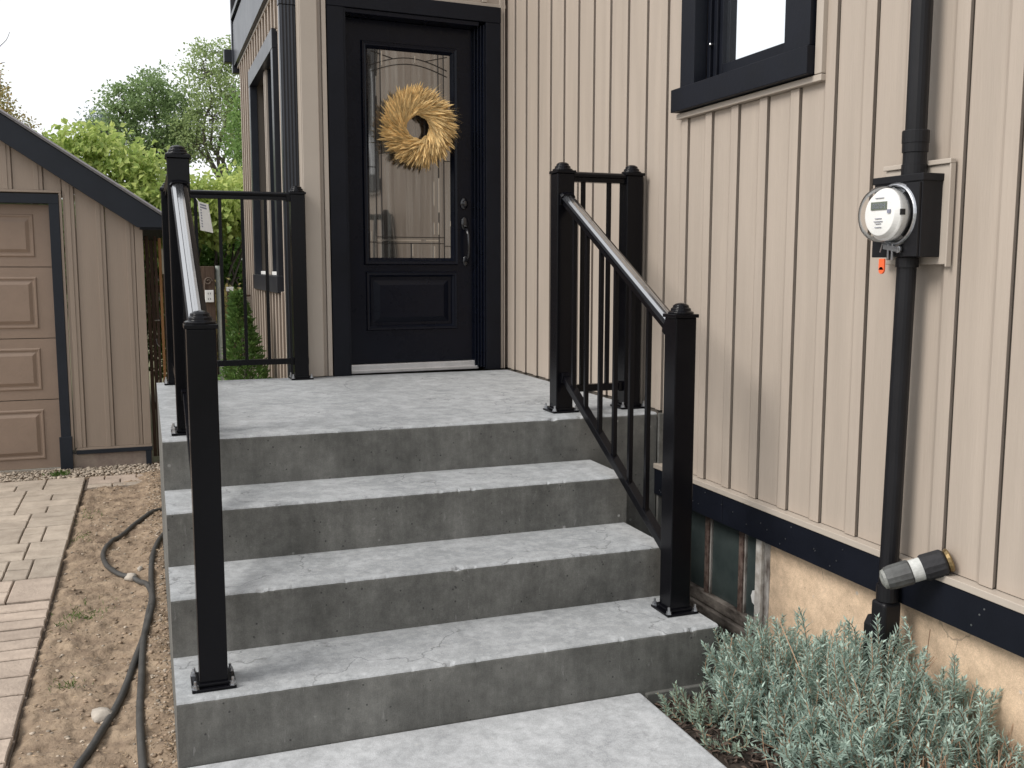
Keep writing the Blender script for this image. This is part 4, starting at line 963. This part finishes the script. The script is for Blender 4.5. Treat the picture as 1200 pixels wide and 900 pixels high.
lavender('lavender_sprig', 'low lavender sprig leaning over the corner of the front walk', (1.47, -.24, -.05),
         [(1.50, -.17, .05, .08), (1.52, -.31, .03, .11)], 20, 11, lmat=LAVD, leafL=.034)
random.seed(21); rng = np.random.default_rng(21)
# mulch chips
def chips(n):
    P = np.stack([rng.uniform(1.415, 2.06, n), rng.uniform(-1.6, .9, n), np.zeros(n)], 1)
    P[:, 2] = [-.052+.03*(gnoise(x, y, 0, 2.1)+.5*gnoise(x, y, 3, 7)+.3*gnoise(x, y, 5, 22))+random.uniform(0, .010) for x, y, _ in P]
    D = np.stack([rng.normal(size=n), rng.normal(size=n), rng.normal(0, .25, n)], 1)
    N_ = np.stack([rng.normal(0, .5, n), rng.normal(0, .5, n), np.ones(n)], 1)
    return leaf_arrays(P, D, rng.uniform(.012, .045, n), rng.uniform(.004, .013, n), N_, fold=.3)
V, F = chips(7000); fastmesh('mulch', V, F, MULCH, None, 'stuff')

def crown_leaves(ells, nclump, perclump, lsize, mt, parent, csz=.35, droop=0., name='crown'):
    P = []; D = []
    wts = np.array([e[3]*e[4]*e[5] for e in ells])**.7; wts /= wts.sum()
    cl_ = []
    for i in range(nclump):
        e = ells[rng.choice(len(ells), p=wts)]
        v = rng.normal(size=3); v /= np.linalg.norm(v); r = rng.uniform(.25, 1.0)**.5
        c_ = np.array(e[:3])+v*r*np.array(e[3:6])
        c_ = c_+rng.normal(size=3)*.08*np.array(e[3:6]); cl_.append(c_)
        k = int(perclump*rng.uniform(.5, 1.5)); dd = rng.normal(size=(k, 3)); s = csz*rng.uniform(.5, 1.35)
        P.append(c_+dd*s*np.array([.5, .5, .34])); D.append(unit(dd)+rng.normal(size=(k, 3))*.5+np.array([0, 0, -droop]))
    P = np.vstack(P); D = np.vstack(D)
    Nn = rng.normal(size=P.shape)*.8+np.array([0, 0, 1.0])
    V, F = leaf_arrays(P, D, lsize*rng.uniform(.6, 1.3, len(P)), lsize*rng.uniform(.45, .8, len(P)), Nn)
    fastmesh(name, V, F, mt, parent); return cl_
def limb(mb, a, b, r0, r1, wob=.06):
    a, b = Vector(a), Vector(b); L = (b-a).length; pts = [a]
    for t in (.25, .5, .75): pts.append(a.lerp(b, t)+Vector((random.gauss(0, wob*L), random.gauss(0, wob*L), random.gauss(0, wob*L*.5)+L*.05*math.sin(t*3.14))))
    pts.append(b); sp = smoothpath(pts, 3); n = len(sp); mb.tube(sp, [r0+(r1-r0)*i/(n-1) for i in range(n)], 6, cap=False); return sp
def tree(lab, base, fork, ells, nclump, per, lsize, mt, r=.18, csz=.45, group=None, nl=26, droop=0.):
    group = group or 'trees beyond the garage and hedge'
    t = thing('tree', lab, 'tree', base, group)
    cl_ = crown_leaves(ells, nclump, per, lsize, mt, t, csz, droop)
    tm = MB(); tr = limb(tm, base, fork, r, r*.7, .02)
    hubs = []
    for e in ells:
        c_ = Vector(e[:3])-Vector((0, 0, e[5]*.3)); limb(tm, fork, c_, r*.6, r*.25, .05); hubs.append(Vector(e[:3])-Vector((0, 0, e[5]*.3)))
    for c_ in random.sample(cl_, min(nl*len(ells), len(cl_))):
        c_ = Vector(c_); hub = min(hubs, key=lambda h: (h-c_).length); limb(tm, hub, c_, r*.14, r*.03, .06)
    tm.build('trunk', BARK, t); return t
T1 = leafmat('grey_green_leaves', (.12, .19, .075), (.36, .48, .22), trans=.5)
T2 = leafmat('fresh_green_leaves', (.17, .24, .09), (.46, .56, .26), trans=.5)
T3 = leafmat('deep_green_leaves', (.09, .18, .05), (.30, .44, .14), trans=.45)
T4 = leafmat('autumn_leaves', (.20, .25, .06), (.62, .44, .22), trans=.5)
T5 = leafmat('blue_green_leaves', (.18, .24, .22), (.38, .45, .40), trans=.4)
V1 = leafmat('vine_yellow_leaves', (.22, .35, .08), (.68, .73, .26), trans=.5)
V2 = leafmat('vine_green_leaves', (.05, .12, .03), (.22, .36, .09), trans=.45)
CE = leafmat('cedar_green', (.05, .11, .03), (.17, .28, .07), trans=.3)
tree('broad grey green tree with dense domed crown behind the vine and garage', (.2, 25, GZ), (.25, 25, 2.6),
     [(-.75, 24.8, 4.85, .42, .8, .55), (-.3, 25, 5.35, .60, 1.1, .70), (.35, 25.2, 5.75, .62, 1.1, .72), (.9, 25, 5.2, .7, 1.1, .9), (-.2, 25, 4.4, .8, 1, .55), (.6, 25, 4.5, .8, 1, .6)], 400, 30, .095, T1, .11, .22)
tree('tall airy light green tree rising beside the corner of the house', (2.0, 24, GZ), (1.95, 24, 3.5),
     [(1.75, 24, 5.4, .75, 1.1, 1.0), (2.3, 24, 5.9, .7, 1, .85), (1.6, 24, 6.4, .55, .8, .55), (2.1, 24, 6.75, .5, .6, .4), (2.5, 24, 4.9, .6, 1, .8), (1.3, 24, 4.6, .6, .9, .6)], 320, 26, .085, T2, .085, .28)
tree('dense deep green tree close against the wing wall of the house', (2.35, 18, GZ), (2.3, 18, 2.2),
     [(2.1, 18, 3.9, .45, .8, .65), (2.15, 18, 3.2, .5, .8, .55), (1.95, 18, 4.45, .25, .5, .4)], 190, 30, .085, T3, .10, .22)
tree('small blue green tree left of the grey green tree', (-1.35, 30, GZ), (-1.35, 30, 3.5),
     [(-1.3, 30, 5.2, .35, .5, .75), (-.95, 30, 5.5, .25, .4, .45)], 60, 28, .10, T5, .08, .22, nl=10)
t4 = tree('autumn tinted tree with bare top twigs at the left edge above the garage', (-3.5, 22, GZ), (-3.3, 22, 3.0),
     [(-3.0, 22, 4.85, .42, .5, .6), (-2.62, 22, 4.45, .36, .4, .30), (-3.1, 22, 5.5, .22, .3, .4)], 150, 20, .075, T4, .10, .20, nl=8)
tw = MB()
for a_, b_ in (((-3.0, 22, 5.1), (-2.95, 22, 6.9)), ((-2.95, 22, 5.6), (-2.6, 22, 6.45)), ((-3.0, 22, 5.8), (-3.2, 22, 6.8)), ((-2.97, 22, 5.7), (-2.72, 22, 5.8))): limb(tw, a_, b_, .014, .005, .03)
tw.build('bare_twigs', BARK, t4)
# vine over the back of the garage
vn = thing('vine', 'bright yellow green leafy vine spilling over behind the garage roof', 'vine', (.2, 9.5, GZ))
VE = [(-.75, 9.3, 2.62, .38, .4, .28), (-.35, 9.3, 2.45, .45, .5, .36), (.05, 9.2, 2.15, .5, .5, .36), (.45, 9.2, 2.0, .5, .5, .40), (.85, 9.2, 2.0, .5, .5, .40), (1.15, 9.3, 2.1, .35, .5, .35), (-.05, 9.2, 1.8, .5, .4, .3)]
crown_leaves(VE, 560, 18, .085, V1, vn, .19, .6)
vb = MB()
for i in range(16): limb(vb, (random.uniform(0, 1.2), 9.4, GZ), (random.uniform(-.7, 1.2), 9.4, random.uniform(1.8, 2.4)), .02, .008, .04)
vb.build('vine_stems', BARK, vn)
hd = thing('hedge', 'dark green leafy hedge behind the landing and wooden post', 'hedge', (.8, 9.8, GZ))
crown_leaves([(.3, 9.9, 1.2, .5, .4, .7), (.8, 9.9, 1.2, .5, .4, .7), (1.2, 10, 1.2, .5, .4, .75), (.7, 9.9, .5, .9, .4, .5)], 420, 22, .085, V2, hd, .22, .3)
MB().tube([(.6, 9.95, GZ), (.62, 9.95, 1.3)], .03, 6).tube([(1.1, 9.95, GZ), (1.1, 9.95, 1.4)], .03, 6).build('trunk', BARK, hd)
bs = thing('flowering_shrub', 'small shrub with yellow and rusty leaves beyond the cedar', 'shrub', (.62, 7.6, GZ))
crown_leaves([(.62, 7.6, .75, .22, .2, .4), (.72, 7.6, 1.0, .14, .2, .2)], 45, 18, .06, T4, bs, .14)
MB().tube([(.62, 7.6, GZ), (.64, 7.6, .8)], .02, 6).build('stem', BARK, bs)
# distant hedge mass
dh = crown_leaves([(-6, 34, 2, 5, 1.5, 2.2), (2, 36, 2.0, 7, 1.5, 2.0)], 1300, 16, .30, T1, None, .8, name='distant_hedge')
dho = [o for o in C.objects if o.name.startswith('distant_hedge')][0]; dho['kind'] = 'stuff'; 
# cedar
ce = thing('cedar_shrub', 'small conical green cedar growing behind the landing by the wing wall', 'shrub', (.60, 4.1, GZ))
P = []; D = []
for i in range(5200):
    h = rng.uniform(0, 1)**1.15; R0 = .255*(1-h)**.8+.012; a = rng.uniform(0, 6.283); q = R0*math.sqrt(rng.uniform(.35, 1))*(1+.2*math.sin(a*5+h*20))
    c_ = (.535+.10*(1-h)+q*math.cos(a), 4.1+q*math.sin(a), GZ+1.38*h); P.append(c_)
    D.append((math.cos(a)*.7+rng.normal()*.35, math.sin(a)*.7+rng.normal()*.35, .55+rng.normal()*.3))
V, F = leaf_arrays(np.array(P), np.array(D), rng.uniform(.025, .06, len(P)), .016); fastmesh('foliage', V, F, CE, ce)
MB().tube([(.62, 4.1, GZ), (.56, 4.1, .9)], [.02, .006], 6).build('trunk', BARK, ce)

# ------------------------------------------------------------ yard posts and fence
wp = thing('wooden_post', 'dark weathered wooden post with scroll bracket seen through the landing rail', 'post', (.41, 5, GZ))
MB().box(.345, .452, 5.0, 5.09, GZ, 1.362).build('post', WOODD, wp, bevel=.003)
sc_ = MB()
for s_ in ((.405, 1.25, .030), (.395, 1.165, .018)):
    pts = [(s_[0]+s_[2]*(1-t*.7)*math.cos(t*9), 4.992, s_[1]+s_[2]*(1-t*.7)*math.sin(t*9)) for t in [i/20 for i in range(21)]]
    sc_.tube(pts, .005, 6)
sc_.tube([(.378, 4.992, 1.26), (.376, 4.992, 1.2), (.385, 4.992, 1.15), (.41, 4.992, 1.11)], .005, 6)
sc_.build('scroll_bracket', mat('worn_iron_scroll', (.16, .12, .09), .7, var=.4, vs=40), wp)
ou = thing('electrical_outlet', 'white electrical outlet box mounted on the dark wooden post', 'outlet', (.41, 4.985, 1.09))
MB().box(.378, .440, 4.975, 4.999, 1.095, 1.185).build('cover_plate', WHITE, ou, bevel=.003)
so_ = MB()
for zc_ in (1.120, 1.160): so_.box(.398, .402, 4.9735, 4.976, zc_-.006, zc_+.006).box(.414, .418, 4.9735, 4.976, zc_-.006, zc_+.006)
so_.build('sockets', DKFOAM, ou)
pl = tag(MB().tube([(.484, 5.06, GZ), (.484, 5.06, 1.365)], .022, 12).build('pole', mat('pale_grey_pole', (.45, .49, .45), .5, var=.3, vs=14)), 'pale grey pole standing against the dark wooden post', 'pole')
fp = thing('fence_post', 'thin brown post with white cap beyond the landing rail', 'post', (.60, 5.6, GZ))
MB().box(.585, .632, 5.6, 5.65, GZ, 1.16).build('shaft', WOODD, fp); MB().box(.580, .637, 5.595, 5.655, 1.161, 1.195).build('cap', WHITE, fp, bevel=.003)
for i, z in enumerate((.95, 1.12)):
    tag(MB().tube([(.640, 5.63, z), (1.0, 5.75, z+.01)], .009, 6).build('fence_rail', WOODD), ('lower' if i == 0 else 'upper')+' thin dark rail running from the capped post toward the cedar', 'rail')
fe = thing('wooden_fence', 'dark stained wooden fence panel with one edge board coloured orange as if lit between garage and steps', 'fence', (.06, 5.75, GZ))
for i, (x0, x1, z1, mt_) in enumerate(((-.028, .000, 1.60, WOODD), (.004, .034, 1.57, WOODD), (.038, .060, 1.60, WOODD), (.072, .094, 1.585, WOODLIT), (.10, .16, 1.30, WOODD), (.165, .24, 1.28, WOODD), (.245, .32, 1.29, WOODD))):
    MB().box(x0, x1, 5.72+.012*(i % 2), 5.75+.012*(i % 2), GZ+.02, z1).build('board', mt_, fe, bevel=.002)
MB().box(-.03, .33, 5.765, 5.80, 1.15, 1.21).box(-.03, .33, 5.765, 5.80, .2, .26).build('rail', WOODD, fe)
MB().box(.095, .108, 5.70, 5.716, 1.30, 1.50).build('latch', mat('pale_latch', (.4, .38, .30), .6), fe)
MB().tube([(.022, 5.70, .93), (.06, 5.70, .93)], .005, 6).tube([(.03, 5.70, .78), (.035, 5.69, .74), (.05, 5.69, .72)], .003, 6).build('hook', STEEL, fe)
bpy.context.view_layer.update()
